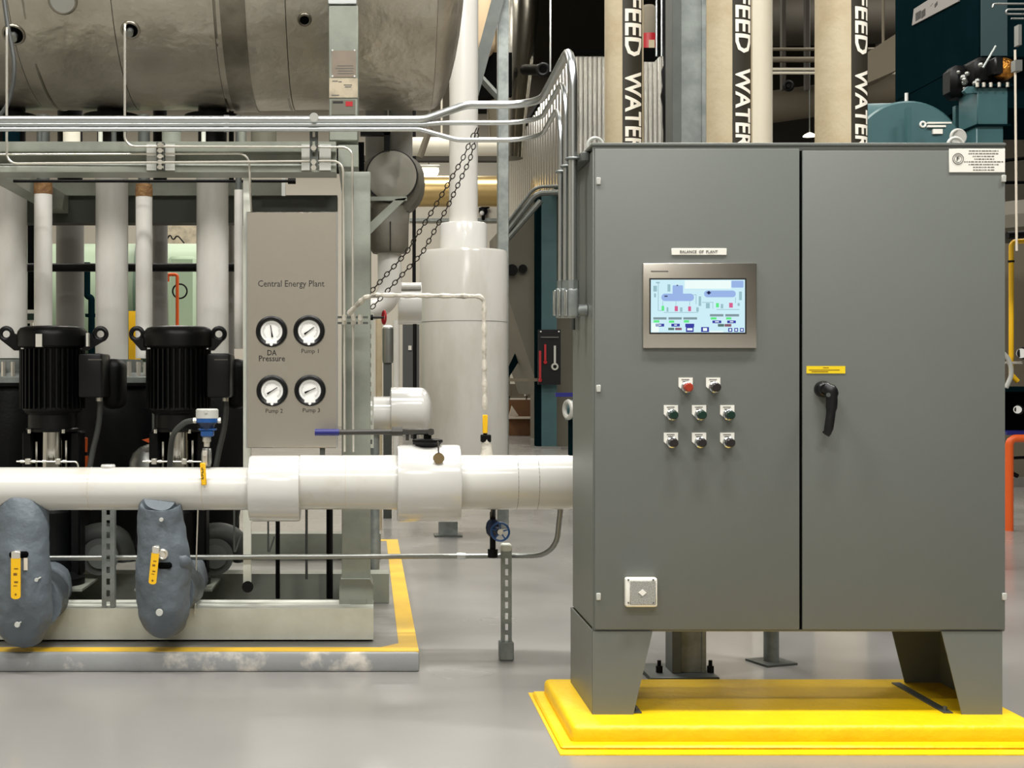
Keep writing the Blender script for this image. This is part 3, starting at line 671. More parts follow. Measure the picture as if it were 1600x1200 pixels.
for a, b, r_ in ((252, 812, .0095), (249, 957, .0165)):
    c = P(a, b, YJ-.17); mk('snap_button', G().lathe([(r_, 0), (r_*.9, .005)], c, (0, -1, 0), 16).cyl(c, c+Vector((0, .1, 0)), .004, seg=6), 'cap_white', j2)
mk('jacket_slit', G().box(X(246, 5.94), X(268, 5.94), 5.935, 6.0, Z(889, 5.94), Z(879, 5.94), .008), 'black_void', j2)
mk('valve_stem', G().torus(P(254, 866, 5.935), .018, .007).cyl(P(254, 866, 5.93), P(254, 866, 6.0), .014, seg=8), 'tubing', j2)
g = G(); g.sweep(catmull([P(270, 870, 5.97), P(288, 878, 5.99), P(296, 888, 6.04)], 5), [.02]*4+[.03]*7, 12, ell=(.5, 1)); mk('jacket_flap', g, 'jacket', j2)

# ============================================================ LOWER CONDUIT, GLOBE VALVE, STRUT
lc = thing('lower_conduit', 'slim grey conduit low along skid curving up to the white pipe end', 'conduit', (X(700, 6.42), 6.42, .4))
yc = 6.42
mk('conduit_run', G().tube([(-2.3, yc, Z(873, yc)), (X(800, yc), yc, Z(868.5, yc)), P(868, 868, 6.3), P(877, 785, 6.2)], .0125, .26, 12, 12), 'conduit_dull', lc)
mk('coupling', G().cyl(P(714, 869, yc), P(727, 869, yc), .0165, seg=14), 'conduit', lc)
mk('conduit_box', G().box(X(873, 6.2), X(893, 6.2), 6.17, 6.23, Z(788, 6.2), Z(763, 6.2), .004), 'galv_dark', lc)
gv = thing('globe_valve', 'small dark valve with blue handwheel under the white pipe', 'valve', P(773, 870, 6.3))
yv = 6.3
mk('valve_pipe', G().cyl(P(771, 793, 6.15), P(770, 806, yv), .012).cyl(P(770, 800, yv), P(770, 866, yv), .014).cyl(P(770, 858, yv), P(770, 871, yv), .024, seg=8), 'black_cast', gv)
mk('valve_body', G().lathe([(.018, 0), (.03, .015), (.034, .04), (.03, .065), (.018, .08)], P(770, 838, yv), (0, 0, 1), 16).cyl(P(771, 826, yv), P(780, 831, yv-.1), .016), 'deep_blue', gv)
c = P(781.5, 831, yv-.1)
wh = mk('handwheel', G().torus(c, .042, .005, (.25, 1, 0), 28, 8), 'valve_blue', gv)
g = G()
for k in range(5):
    a = 2*PI*k/5+.3; g.cyl(c, c+Vector((math.cos(a)*.042, -math.cos(a)*.01, math.sin(a)*.042)), .0035, seg=6)
mk('wheel_spoke', g, 'valve_blue', wh); mk('wheel_hub', G().cyl(c+Vector((0, -.012, 0)), c+Vector((0, .01, 0)), .014, seg=12), 'tubing', wh)
st = thing('strut_stand', 'upright slotted steel strut on the open floor holding the low conduit', 'stand', (X(791, 6.38), 6.38, 0))
slotted('strut', X(783.5, 6.36), X(799.5, 6.36), 6.355, .02, Z(856, 6.36), 'galvanised', st, .0525, .03, .014, .04)
mk('strut_back', G().box(X(784.5, 6.36), X(787.5, 6.36), 6.398, 6.401, .02, Z(856, 6.36)).box(X(795.5, 6.36), X(798.5, 6.36), 6.398, 6.401, .02, Z(856, 6.36)), 'galv_dark', st)
mk('strut_cap', G().box(X(783, 6.35), X(800, 6.35), 6.345, 6.405, Z(862, 6.35), Z(850, 6.35), .012, 3), 'skid_pale_lit', st)
mk('strut_base', G().box(X(780.5, 6.345), X(803, 6.345), 6.34, 6.41, 0, Z(1003, 6.345), .006), 'galvanised', st)

# ============================================================ PUMP MOTORS
def motor(pc, lab, l0, l1, white):
    Y0 = 7.05; cx = X(pc, Y0); t = thing('pump_motor', lab, 'motor', (cx, Y0, .26), 'black vertical pump motors')
    zz = lambda py: Z(py, Y0)
    R = .172
    mk('cowl', G().lathe([(R*1.04, zz(543)), (R*1.08, zz(541)), (R*1.08, zz(525)), (R*1.05, zz(518)), (R*.97, zz(513)), (R*.8, zz(510.5)), (R*.3, zz(509))], (cx, Y0, 0), (0, 0, 1), 40), 'black_paint', t)
    mk('frame', G().lathe([(R*.82, zz(645)), (R*.86, zz(642)), (R*.86, zz(545)), (R*.9, zz(542))], (cx, Y0, 0), (0, 0, 1), 40), 'black_cast', t)
    g = G()
    for k in range(36):
        a = 2*PI*k/36; n0 = len(g.bm.verts); g.box(R*.82, R*1.0, -.004, .004, zz(638), zz(546))
        vs = list(g.bm.verts)[n0:]; bmesh.ops.rotate(g.bm, verts=vs, cent=(0, 0, 0), matrix=Matrix.Rotation(a, 3, 'Z')); bmesh.ops.translate(g.bm, verts=vs, vec=(cx, Y0, 0))
    mk('cooling_fins', g, 'black_paint', t)
    mk('end_bell', G().lathe([(R*.78, zz(674)), (R*.80, zz(670)), (R*.74, zz(668)), (R*.74, zz(648)), (R*.9, zz(640)), (R*.9, zz(636))], (cx, Y0, 0), (0, 0, 1), 36), 'black_paint', t)
    for px, s in ((l0, -1), (l1, 1)):
        yl = Y0-.03; c = P(px, 522, yl); g = G(); g.torus(c, .031, .0125, (0, 1, 0), 28, 8)
        g.prism([(c.x+s*.026, c.z-.032), (c.x-s*.034, c.z-.022), (c.x-s*.042, c.z+.004), (cx+s*R*.95, zz(526)), (cx+s*R*.95, zz(548)), (cx+s*R*1.12, zz(548))], yl-.012, yl+.012)
        mk('lifting_lug', g, 'black_paint', t, smooth=False)
    bx = pc+49
    jb = mk('terminal_box', G().box(X(bx, Y0), X(bx+36, Y0), Y0-.14, Y0+.10, zz(621), zz(553), .012, 2), 'black_plastic', t)
    mk('box_plate', G().box(X(bx+7, Y0-.14), X(bx+28, Y0-.14), Y0-.1425, Y0-.139, Z(563, Y0-.14), Z(561, Y0-.14)), 'ink_soft', jb)
    mk('box_back', G().box(X(bx+20, Y0), X(bx+54, Y0), Y0+.08, Y0+.3, zz(640), zz(560), .05, 3), 'black_cast', t)
    mk('box_neck', G().box(cx+R*.6, X(bx, Y0)+.02, Y0-.05, Y0+.05, zz(612), zz(562)), 'black_cast', t)
    mk('cable_conduit', G().sweep(catmull([P(pc+73, 621, Y0-.06), P(pc+74, 640, Y0-.06), P(pc+71, 670, Y0-.06), P(pc+63, 705, Y0-.06), P(pc+56, 745, Y0-.06), P(pc+50, 790, Y0)], 5), .0155, 10), 'rubber', t)
    mk('conduit_nut', G().cyl(P(pc+73, 620, Y0-.06), P(pc+73, 627, Y0-.06), .018, seg=10), 'tubing', t)
    if white:
        mk('motor_label', G().box(X(57, 6.88), X(67, 6.88), Y0-R*1.08-.004, Y0-R*.9, Z(542, 6.88), Z(522, 6.88)), 'label_white', t)
        mk('motor_label', G().box(X(136, 6.95), X(139.5, 6.95), 6.925, 6.96, Z(541, 6.9), Z(520, 6.9)), 'label_white', t)
    for px in (pc-36, pc+17): mk('flange_bolt', G().cyl(P(px, 671, Y0-.11), P(px, 677, Y0-.11), .009, seg=6), 'tubing', t)
    # stainless pump head and base
    mk('pump_sleeve', G().lathe([(.066, zz(800)), (.062, zz(674))], (cx, Y0, 0), (0, 0, 1), 28).box(cx-.085, cx-.075, Y0-.02, Y0+.02, zz(740), zz(690)).box(cx+.072, cx+.082, Y0-.02, Y0+.02, zz(740), zz(688)), 'polished', t)
    mk('pump_base', G().lathe([(.17, .262), (.17, .30), (.11, .33), (.09, .42), (.09, zz(800)), (.075, zz(796))], (cx, Y0, 0), (0, 0, 1), 28), 'black_cast', t)
    mk('pump_stool', G().box(cx-.15, cx-.095, Y0-.05, Y0+.12, .3, zz(674), .01).box(cx+.095, cx+.15, Y0-.02, Y0+.12, .3, zz(674), .01).box(cx-.13, cx+.13, Y0+.12, Y0+.14, .3, zz(674)), 'black_cast', t)
    mk('pump_foot', G().box(cx-.2, cx+.2, Y0-.2, Y0+.2, .252, .264), 'skid_paint', t)
    return t
motor(82, 'black vertical pump motor at left, white sticker on its cowl', 10, 157, True)
motor(279, 'black vertical pump motor next to the gauge panel, no sticker', 214, 342, False)
for pc, lab in ((75, 'thin steel seal line with two square fittings under the left motor'), (272, 'thin steel seal line with two square fittings under the right motor')):
    t = thing('seal_line', lab, 'tube', P(pc, 721, 6.85), 'seal lines under the motors'); yq = 6.82
    mk('line', G().tube([P(pc-49, 721, yq), P(pc+46, 721.5, yq), P(pc+49, 740, yq)], .0045, .02, 8), 'tubing', t)
    for d in (-31, 16): mk('fitting', G().box(X(pc+d-4, yq), X(pc+d+4, yq), yq-.014, yq+.014, Z(725.5, yq), Z(716.5, yq), .002), 'tubing', t)
    for d in (-40, -22, -6, 26): mk('fitting', G().cyl(P(pc+d-3, 721, yq), P(pc+d+3, 721, yq), .008, seg=6), 'tubing', t)
t = thing('lever_valve', 'upright orange valve handle beside the left motor sleeve', 'handle', P(131, 730, 7.3))
mk('grip', G().sweep(catmull([P(131.5, 683, 7.2), P(131.5, 690, 7.2), P(131, 706, 7.2)], 4), [.012]+[.02]*8, 12), 'orange', t)
mk('grip', G().cyl(P(131, 712, 7.2), P(131, 730, 7.2), .0235, seg=14), 'orange', t); mk('handle_stem', G().cyl(P(131, 700, 7.2), P(131, 790, 7.2), .014), 'black_cast', t)
t = thing('lever_valve', 'small orange lever on a grey valve left of the right motor', 'handle', P(233, 730, 7.4))
mk('lever', G().prism([(X(222, 7.3), Z(687, 7.3)), (X(247, 7.3), Z(681, 7.3)), (X(246, 7.3), Z(689, 7.3)), (X(240, 7.3), Z(695, 7.3))], 7.29, 7.31), 'orange', t)
mk('valve_dome', G().lathe([(.11, -.25), (.11, 0), (.09, .05), (.05, .085), (.01, .1)], P(233, 722, 7.4), (0, 0, 1), 24), 'conduit_dull', t); mk('stem', G().cyl(P(241, 600, 7.35), P(241, 700, 7.35), .012), 'galv_dark', t)

# dark pump casings and strainers behind the motors, on the skid
def strainer(px, lab, r=.2):
    Y0 = 8.05; cx = X(px, Y0); t = thing('suction_strainer', lab, 'strainer', (cx, Y0, .26), 'black strainers below the white risers')
    mk('strainer_body', G().lathe([(r*.8, .262), (r*.8, .30), (r*.6, .33), (r*.85, .6), (r*1.1, .8), (r*1.1, 1.15), (r*.9, Z(607, Y0)), (r*1.0, Z(603, Y0)), (r*1.0, Z(598, Y0))], (cx, Y0, 0), (0, 0, 1), 28), 'black_cast', t)
    mk('bolted_flange', G().lathe([(r*1.0, Z(598, Y0)), (r*1.0, Z(590, Y0)), (r*.7, Z(582, Y0)), (r*.72, Z(566, Y0)), (r*.72, Z(562, Y0))], (cx, Y0, 0), (0, 0, 1), 28), 'galvanised', t)
    g = G()
    for k in range(20):
        a = 2*PI*k/20; q = Vector((cx+math.cos(a)*r*.88, Y0+math.sin(a)*r*.88, 0)); g.cyl(q+Vector((0, 0, Z(601, Y0))), q+Vector((0, 0, Z(566, Y0))), .014, seg=6)
    mk('flange_bolts', g, 'tubing', t)
strainer(18, 'black strainer with bolted flange at the far left edge, left of the first motor')
strainer(178, 'black strainer with bolted flange between the two motors', .24)
strainer(332, 'black strainer with bolted flange behind the right motor', .21)
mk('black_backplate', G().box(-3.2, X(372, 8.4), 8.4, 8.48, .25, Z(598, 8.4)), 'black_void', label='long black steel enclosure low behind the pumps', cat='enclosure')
# big dark suction elbows low between the jackets
for px0, lab in ((160, 'dark curved suction pipe low behind the slotted strut'), (340, 'dark curved suction pipe low behind the right motor base')):
    t = thing('suction_elbow', lab, 'pipe', P(px0, 900, 7.4), 'dark suction pipes near the skid base')
    mk('elbow', G().sweep(catmull([P(px0-52, 875, 7.3), P(px0-30, 842, 7.28), P(px0, 832, 7.28), P(px0+28, 842, 7.3), P(px0+38, 872, 7.34)], 6), .055, 18), 'cabinet_dark', t)
    mk('flange', G().cyl(P(px0-4, 870, 7.22), P(px0-4, 870, 7.27), .10, seg=28), 'cabinet_dark', t)
    mk('flange', G().cyl(P(px0-4, 870, 7.2), P(px0-4, 870, 7.225), .065, seg=28), 'galv_dark', t)
# drain rods etc under the skid opening
k_ = 0
for (px, y0, y1, Y, r, m, lab) in ((310, 798, 960, 6.34, .0035, 'tubing', 'thin bright wire hanging past the right grey jacket'), (366, 798, 862, 6.7, .005, 'galv_dark', 'thin drain tube left of the panel post'),
       (419, 815, 862, 6.9, .005, 'galv_dark', 'thin drain tube right of the panel post'), (434, 813, 935, 7.2, .012, 'black_cast', 'black rod below the first pipe cover'),
       (479, 798, 905, 7.2, .007, 'galv_dark', 'grey drain rod in the skid opening'), (515, 798, 935, 7.35, .018, 'black_cast', 'thick black rod next to the skid column')):
    mk('drain_rod', G().cyl(P(px, y0-30, Y), P(px-(6 if k_ == 0 else 0), y1, Y), r, seg=8), m, label=lab, cat='rod', group='thin rods in the skid opening'); k_ += 1
mk('drain_hook', G().tube([P(419, 858, 6.9), P(420, 864, 6.9), P(429, 838, 6.9)], .005, .01, 6), 'galv_dark', label='small hooked tube end in the skid opening', cat='tube')
mk('drain_hook', G().tube([P(366, 858, 6.7), P(367, 864, 6.7), P(376, 838, 6.7)], .005, .01, 6), 'galv_dark', label='small hooked tube end left of the panel post', cat='tube')

# ============================================================ WHITE RISERS (left)
YW = 8.1
def riser(px0, px1, py_top, py_bot, Y, lab, m='riser_white', top=None, grp='white vertical pipes behind the motors'):
    cx = (X(px0, Y)+X(px1, Y))/2; r = (X(px1, Y)-X(px0, Y))/2
    t = thing('vertical_pipe', lab, 'pipe', (cx, Y, Z(py_bot, Y)), grp)
    mk('pipe_jacket', G().cyl((cx, Y, Z(py_bot, Y)), (cx, Y, Z(py_top, Y)), r, seg=36), m, t)
    if top == 'rust':
        mk('end_band', G().lathe([(r*1.02, Z(py_top+2, Y)), (r*1.05, Z(py_top-8, Y)), (r*.98, Z(py_top-18, Y))], (cx, Y, 0), (0, 0, 1), 24), 'rust', t, label='rusty crumbling end of insulation')
    if top: mk('bare_pipe', G().cyl((cx, Y, Z(py_top+4, Y)), (cx, Y, Z(180, Y)), r*.72, seg=20), 'galv_dark', t)
    else:
        mk('nozzle', G().cyl((cx, Y, Z(py_top+2, Y)), (cx, Y, 3.2), r*.9, seg=24), 'black_cast', t)
        if Y < 8.5: mk('nozzle_flange', G().cyl((cx, Y, 2.92), (cx, Y, 2.96), r*1.75, seg=28), 'black_cast', t)
    return t
riser(-6, 42, 270, 560, YW, 'thick white vertical pipe at the far left edge of the photo')
riser(149.5, 200, 270, 562, YW, 'thick white vertical pipe between the two motors')
riser(307, 357, 270, 562, YW, 'thick white vertical pipe behind the right motor')
riser(53.5, 81.5, 302, 575, 7.45, 'slim white pipe with rusty top, first from left', top='rust')
riser(212, 238, 306, 560, 7.3, 'slim white pipe with yellow-stained top, second from left', top='rust')
riser(366, 379.5, 297, 545, 7.0, 'slimmest white pipe beside the gauge panel edge', top='bare')
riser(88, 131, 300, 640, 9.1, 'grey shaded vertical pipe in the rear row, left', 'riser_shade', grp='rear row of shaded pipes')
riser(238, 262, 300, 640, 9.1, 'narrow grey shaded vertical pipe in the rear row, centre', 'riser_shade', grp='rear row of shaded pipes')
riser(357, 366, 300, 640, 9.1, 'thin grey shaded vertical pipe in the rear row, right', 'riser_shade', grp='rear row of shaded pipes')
mk('black_pipe', G().cyl((-2.6, 8.7, Z(418, 8.7)), (X(372, 8.7), 8.7, Z(418, 8.7)), .028, seg=14), 'black_cast', label='thick black horizontal pipe behind the white risers', cat='pipe')
t = thing('black_rod', 'thin black horizontal rod with blunt end under the header beam', 'rod', P(250, 283, 7.0))
mk('rod', G().cyl((-2.6, 7.1, Z(283, 7.1)), (X(450, 7.1), 7.1, Z(283, 7.1)), .008, seg=10), 'black_cast', t)
mk('rod_end', G().cyl(P(450, 283, 7.1), P(462, 283, 7.1), .016, seg=10), 'black_cast', t)
mk('short_post', G().box(X(440, 7.3), X(446, 7.3), 7.3, 7.33, Z(308, 7.3), Z(278, 7.3)), 'cap_white', label='short white post under the rod end', cat='post')
mk('cross_tie', rect(G(), 409, 527, 306, 331, 6.56, .05), 'olive_shade_paint', sk, label='dark tie bar over the gauge panel')
mk('header_filler', G().box(-3.5, X(440, 8.38), 8.36, 8.39, Z(306, 8.38), Z(284, 8.38)), 'skid_paint', sk)

# ============================================================ STAINLESS TANK
TY, TZ, TR = 8.0, 3.947, .95
tk_ = thing('storage_tank', 'large stainless-clad horizontal tank overhead on the left', 'tank', (-1.5, TY, TZ-TR))
xe = X(674, TY)
seams = [-4.2, X(-110, 7.3), X(18, 7.3), X(178, 7.3), X(335, 7.3), X(447, 7.3), X(515, 7.3), xe]
for a, b in zip(seams[:-1], seams[1:]):
    g = G(); n_ = 8; prof = []
    jr = random.uniform(0, .006)
    for k in range(n_+1): prof.append((TR+jr, a+.002+(b-a-.004)*k/n_))
    prof = [(TR-.02, a+.001)]+prof+[(TR-.02, b-.001)]
    g.lathe([(r, x) for r, x in prof], (0, TY, TZ), (1, 0, 0), 96)
    if b != xe:
        for v in g.bm.verts:
            q = noise.noise(v.co*2.3)*.010+noise.noise(v.co*6)*.003
            d = Vector((0, v.co.y-TY, v.co.z-TZ)); 
            if d.length > TR-.005: v.co += d.normalized()*q
    mk('cladding_sheet', g, 'stainless_tank', tk_)
g = G(); prof = [(TR, 0)]+[(TR*math.cos(a*PI/2/10), .2*math.sin(a*PI/2/10)) for a in range(1, 11)]
g.lathe(prof, (xe, TY, TZ), (1, 0, 0), 64); mk('tank_head', g, 'stainless_tank', tk_)
for px in (100-60, 440, 335):
    a = X(px, 7.3); mk('strap_band', G().lathe([(TR-.01, 0), (TR+.006, .001), (TR+.006, .012), (TR-.01, .017)], (a, TY, TZ), (1, 0, 0), 72), 'tank_band', tk_)
mk('patch_panel', G().lathe([(TR-.01, 0), (TR+.013, .001), (TR+.013, .14), (TR-.01, .141)], (X(345, 7.3), TY, TZ), (1, 0, 0), 72), 'tank_band', tk_)
def on_tank(px, py):     # point on the tank surface seen at (px, py)
    d = Vector((X(px, 1), 1, (CY-py)/F)); o = Vector((0, 0, EYE)); a = d.y**2+d.z**2; b = 2*(-TY*d.y+(EYE-TZ)*d.z); c_ = TY**2+(EYE-TZ)**2-TR**2
    t_ = (-b-math.sqrt(b*b-4*a*c_))/(2*a); p = o+d*t_; nrm = Vector((0, p.y-TY, p.z-TZ)).normalized(); return p, nrm
for px, py, r_, m_, nm in ((204, 46, .045, 'black_void', 'nozzle_hole'), (22, 53, .055, 'black_void', 'nozzle_hole'), (98, 0, .07, 'cap_white', 'round_plug'), (476, 30, .03, 'black_void', 'lifting_slot')):
    p, nn = on_tank(px, py); h = mk(nm, G().lathe([(r_, -.04), (r_, .012)], p, nn, 24), m_, tk_)
    mk('nozzle_rim', G().torus(p+nn*.008, r_*1.05, .008, nn), 'tank_band', h)
    if m_ == 'black_void' and py > 40: mk('nozzle_pipe', G().cyl(p-nn*.03, p+nn*.05, r_*.45, seg=12), 'conduit_dull', h)
mk('tank_cable', G().sweep(catmull([P(5, -10, 7.0), P(12, 40, 6.95), P(22, 100, 6.9), P(16, 150, 6.9), P(0, 180, 6.9), P(-30, 200, 6.9)], 5), .012, 8), 'rubber', tk_)
# leg plate with nameplates
YL = 6.72
sl = thing('tank_saddle', 'grey upright saddle plate of the tank bearing small nameplates', 'support', (X(537, YL), 6.9, Z(222, YL)))
mk('saddle_plate', G().box(X(514, YL), X(559.5, YL), YL, 7.4, Z(220, YL), Z(8, YL), .005), 'skid_paint', sl)
mk('saddle_top', G().box(X(512, YL), X(558, YL), YL-.006, 7.4, Z(7, YL), Z(-60, YL), .004), 'conduit', sl)
a = mk('nameplate', rect(G(), 518.5, 556, 79, 120.5, YL-.003, .004), 'plaque_brown', sl, label='brownish engraved plate')
g = G()
for k, (x0, x1) in enumerate(((527, 552), (524, 553), (528, 552), (527, 553))): rect(g, x0, x1, 102+k*4, 103.3+k*4, YL-.0038, .001)
mk('plate_print', g, 'ink_soft', a)
for x_, y_ in ((519.5, 78.5), (554, 78.5), (519.5, 119), (554, 119)): mk('rivet', G().cyl(P(x_, y_, YL-.006), P(x_, y_, YL), .005, seg=8), 'dial_white', a)
a = mk('nameplate', rect(G(), 514.5, 559, 122, 152.5, YL-.004, .004), 'plaque_tan', sl, label='pale engraved plate')
g = G()
for x0, x1, y_ in ((519, 528, 126), (529, 534, 127), (537, 550, 132), (539, 549, 135), (518, 530, 148)): rect(g, x0, x1, y_, y_+1.5, YL-.0048, .001)
mk('plate_print', g, 'ink_soft', a)
a = mk('nameplate', rect(G(), 518, 555, 156, 179, YL-.003, .004), 'olive_grey', sl, label='dull plate with red square')
mk('red_square', rect(G(), 540, 551, 158.5, 166, YL-.004, .002), 'red', a); mk('plate_print', rect(G(), 520, 536, 158, 161.5, YL-.0038, .001), 'ink', a)
# small hardware under the tank over the beam
for i, (px, w_, m_) in enumerate(((18, 26, 'teal_dark'), (62, 8, 'galv_dark'), (112, 27, 'pipe_cream'), (157, 7, 'skid_pale_lit'), (178, 8, 'galv_dark'), (268, 30, 'skid_paint'), (318, 7, 'skid_pale_lit'), (379, 12, 'skid_paint'), (412, 40, 'olive_grey'))):
    mk('beam_post', G().cyl((X(px, 6.5), 6.5, Zt), P(px, 192, 6.5), w_/2*6.5/F, seg=16), m_, label='short %s stub above the header beam, %s from the left' % (('thick' if w_ > 20 else 'thin'), ('first', 'second', 'third', 'fourth', 'fifth', 'sixth', 'seventh', 'eighth', 'ninth')[i]), cat='post', group='short stubs between beam and tank')

# ============================================================ MIDDLE GROUND: separator, insulated valve, chains
YS_ = 11.5
se = thing('blowdown_tank', 'tall white cylindrical tank with stepped neck in the centre background', 'tank', (X(724, YS_), YS_, 0))
cx = X(724, YS_); r1 = 69*YS_/F; r2 = 37*YS_/F; r3 = 22.5*YS_/F
mk('tank_shell', G().lathe([(r1*.9, .36), (r1, .42), (r1, Z(398, YS_)), (r1*.97, Z(393.5, YS_)), (r2, Z(392, YS_))], (cx, YS_, 0), (0, 0, 1), 56), 'riser_white', se)
mk('neck_cover', G().lathe([(r2, Z(394, YS_)), (r2, Z(352, YS_)), (r2*.96, Z(349.5, YS_)), (r3, Z(349, YS_))], (cx, YS_, 0), (0, 0, 1), 40), 'pvc_white', se)
mk('vent_riser', G().cyl((cx, YS_, Z(352, YS_)), (cx+.01, YS_, 6.5), r3, seg=36), 'riser_white', se)
mk('shell_seam', G().torus((cx, YS_, Z(504, YS_)), r1+.0005, .002, (0, 0, 1), 56, 5), 'ink_soft', se)
lg = X(700, YS_)
mk('support_leg', G().box(lg-.08, lg+.08, YS_-.06, YS_+.06, .012, .40), 'galvanised', se); mk('base_plate', G().box(lg-.12, lg+.12, YS_-.1, YS_+.1, 0, .014), 'galv_dark', se)
gc = mk('steel_column', G().box(X(778, 12.1), X(795, 12.1), 12.1, 12.2, 0, 8.5, .004), 'galvanised', label='tall galvanised column right behind the white tank', cat='column')
mk('column_brace', G().box(-.055, .055, 0, .07, 0, 2.4).rot(math.radians(15), 'Y', (0, 0, 0)), 'galv_dark', label='diagonal galvanised brace leaning off the tall column', cat='brace').location = P(785, 175, 12.0)
mk('column_brace', G().cyl(P(745, 115, 12.4), P(786, 160, 12.2), .035, seg=6), 'galv_dark', label='short diagonal strut between white riser and column', cat='brace')

vj = thing('insulated_valve', 'round valve wrapped in olive insulation blankets beside the skid column', 'valve', P(608, 395, 8.1))
Yv = 8.1
mk('blanket_ring', G().sweep([P(610, 287, Yv-.02), P(612, 287, Yv+.1), P(614, 287, Yv+.3)], [.19, .205, .19], 40, jit=.02, jf=7), 'jacket_olive', vj)
g = G(); g.lathe([(.152, -.06), (.152, .02)]+[(.152-.15*k/14, .03+.015*math.sin(k/14*3)) for k in range(1, 15)], P(612, 275, Yv-.045), (0, -1, 0), 48)
cc = P(612, 275, Yv)
for v in g.bm.verts:
    if v.co.y < Yv-.067: v.co.y += .012*abs(math.sin(noise.noise(v.co*9)*1.2+(v.co.x-cc.x)*14-(v.co.z-cc.z)*6))*min(1, (Yv-.055-v.co.y)/.03)
mk('blanket_face', g, 'jacket_light', vj)
mk('blanket_lace', G().torus(P(612, 275, Yv-.06), .154, .007, (0, 1, 0), 36), 'ink', vj)
mk('blanket_skirt', G().sweep([P(608, 330, Yv+.1), P(608, 348, Yv), P(608, 352, Yv), P(608, 390, Yv), P(608, 396, Yv)], [.13, .115, .116, .116, .10], 32, jit=.01, jf=8), 'jacket_olive', vj)
mk('skirt_seam', G().cyl(P(610, 346, Yv-.118), P(610, 392, Yv-.118), .004, seg=6), 'ink', vj)
mk('outlet_pipe', G().tube([P(608, 380, Yv), P(610, 480, Yv), P(540, 485, Yv)], .073, .14, 28, 8), 'riser_white', vj)
mk('outlet_collar', G().cyl(P(622, 475, Yv+.15), P(658, 475, Yv+.15), .125, seg=30), 'pvc_white', vj)
mk('collar_rim', G().cyl(P(624, 447, Yv+.05), P(658, 447, Yv+.05), .022, seg=14), 'pvc_white', vj)
for px, r_ in ((588, .07), (626, .075)):
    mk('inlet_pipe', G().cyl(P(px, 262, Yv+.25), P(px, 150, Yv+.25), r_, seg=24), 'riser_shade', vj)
mk('valve_yoke', G().box(X(563, 7.9), X(610, 7.9), 7.9, 7.95, Z(211, 7.9), Z(204, 7.9)).box(X(600, 7.9), X(609, 7.9), 7.9, 7.95, Z(235, 7.9), Z(204, 7.9)), 'black_cast', vj)

def chain(pts, lab):
    g = G(); k = 0
    for p0, p1 in zip(pts[:-1], pts[1:]):
        L = (p1-p0).length; d = (p1-p0).normalized(); n = int(L/.030)
        side = d.cross(Vector((0, 1, 0))).normalized(); alt = d.cross(side).normalized()
        for j in range(n):
            k += 1; c = p0+d*(j+.5)*L/n; ax = side if k % 2 else alt
            seg = 10; rings = []; v = ax.cross(d).normalized()
            for i in range(seg):
                a = 2*PI*i/seg; cc = c+(d*math.cos(a)*1.6+v*math.sin(a))*.0115; o_ = (d*math.cos(a)+v*math.sin(a))
                rings.append([g.bm.verts.new(cc+o_*math.cos(2*PI*q/4)*.0032+ax*math.sin(2*PI*q/4)*.0032) for q in range(4)])
            for i in range(seg):
                for q in range(4): g.bm.faces.new((rings[i][q], rings[(i+1) % seg][q], rings[(i+1) % seg][(q+1) % 4], rings[i][(q+1) % 4]))
    mk('pull_chain', g, 'chain_metal', label=lab, cat='chain', group='pull chains slanting past the white tank')
chain([P(a, b, 7.7) for a, b in ((745, 200), (722, 250), (680, 322), (635, 395), (574, 462))], 'upper of two dark pull chains slanting past the white tank')
chain([P(a, b, 7.8) for a, b in ((748, 200), (734, 250), (700, 322), (660, 395), (580, 482))], 'lower of two dark pull chains slanting past the white tank')

eb = thing('pipe_stub', 'white insulated pipe stub with domed cover behind the lever valve', 'pipe', P(620, 675, 8.5))
Ye = 8.5
mk('stub_pipe', G().cyl(P(560, 646, Ye), P(614, 646, Ye), .108, seg=36), 'pvc_white', eb)
c0 = P(610, 640, Ye); xw = X(657, Ye)-X(610, Ye)
mk('stub_cover', G().lathe([(.128, 0), (.142, .004), (.142, xw)]+[(.142*math.cos(k*PI/2/8), xw+.072*math.sin(k*PI/2/8)) for k in range(1, 9)], c0, (1, 0, 0), 48), 'pvc_white', eb)
mk('floor_stanchion', G().cyl((c0.x-.1, Ye, 0), (c0.x-.1, Ye, c0.z-.1), .03), 'galvanised', eb)

# ============================================================ NARROW VIEW LEFT OF THE WHITE TANK
slr = thing('slotted_rail', 'pale slotted rail right beside the skid column', 'rail', P(580, 700, 6.9))
slotted('rail', X(576.5, 6.9), X(584, 6.9), 6.9, Z(700, 6.9), Z(490, 6.9), 'skid_pale_lit', slr, .05, .024, .009, .02)
mk('tan_pipe', G().cyl((X(592, 12), 12, 0), (X(592, 12), 12, Z(495, 12)), 5*12/F, seg=16), 'canvas_tan', label='narrow tan vertical pipe left of the grey filter vessel', cat='pipe')
t = thing('filter_vessel', 'slim grey upright vessel with white dome seen beside the white tank', 'vessel', (X(606, 13), 13, 0))
mk('vessel_shell', G().lathe([(.05, Z(567, 13)), (.055, Z(563, 13)), (.055, Z(513, 13)), (.03, Z(509, 13))], (X(606, 13), 13, 0), (0, 0, 1), 20), 'conduit_dull', t)
mk('vessel_dome', G().sph(P(606, 511, 13), .05, (1, 1, .4)), 'dial_white', t)
mk('vessel_stand', G().box(X(599, 13), X(612, 13), 12.97, 13.03, 0, Z(566, 13)), 'cabinet_dark', t)
mk('pale_pipe', G().cyl((X(619, 14), 14, 0), (X(619, 14), 14, Z(500, 14)), 5*14/F, seg=16), 'riser_white', label='pale vertical pipe left of the far grey door', cat='pipe')
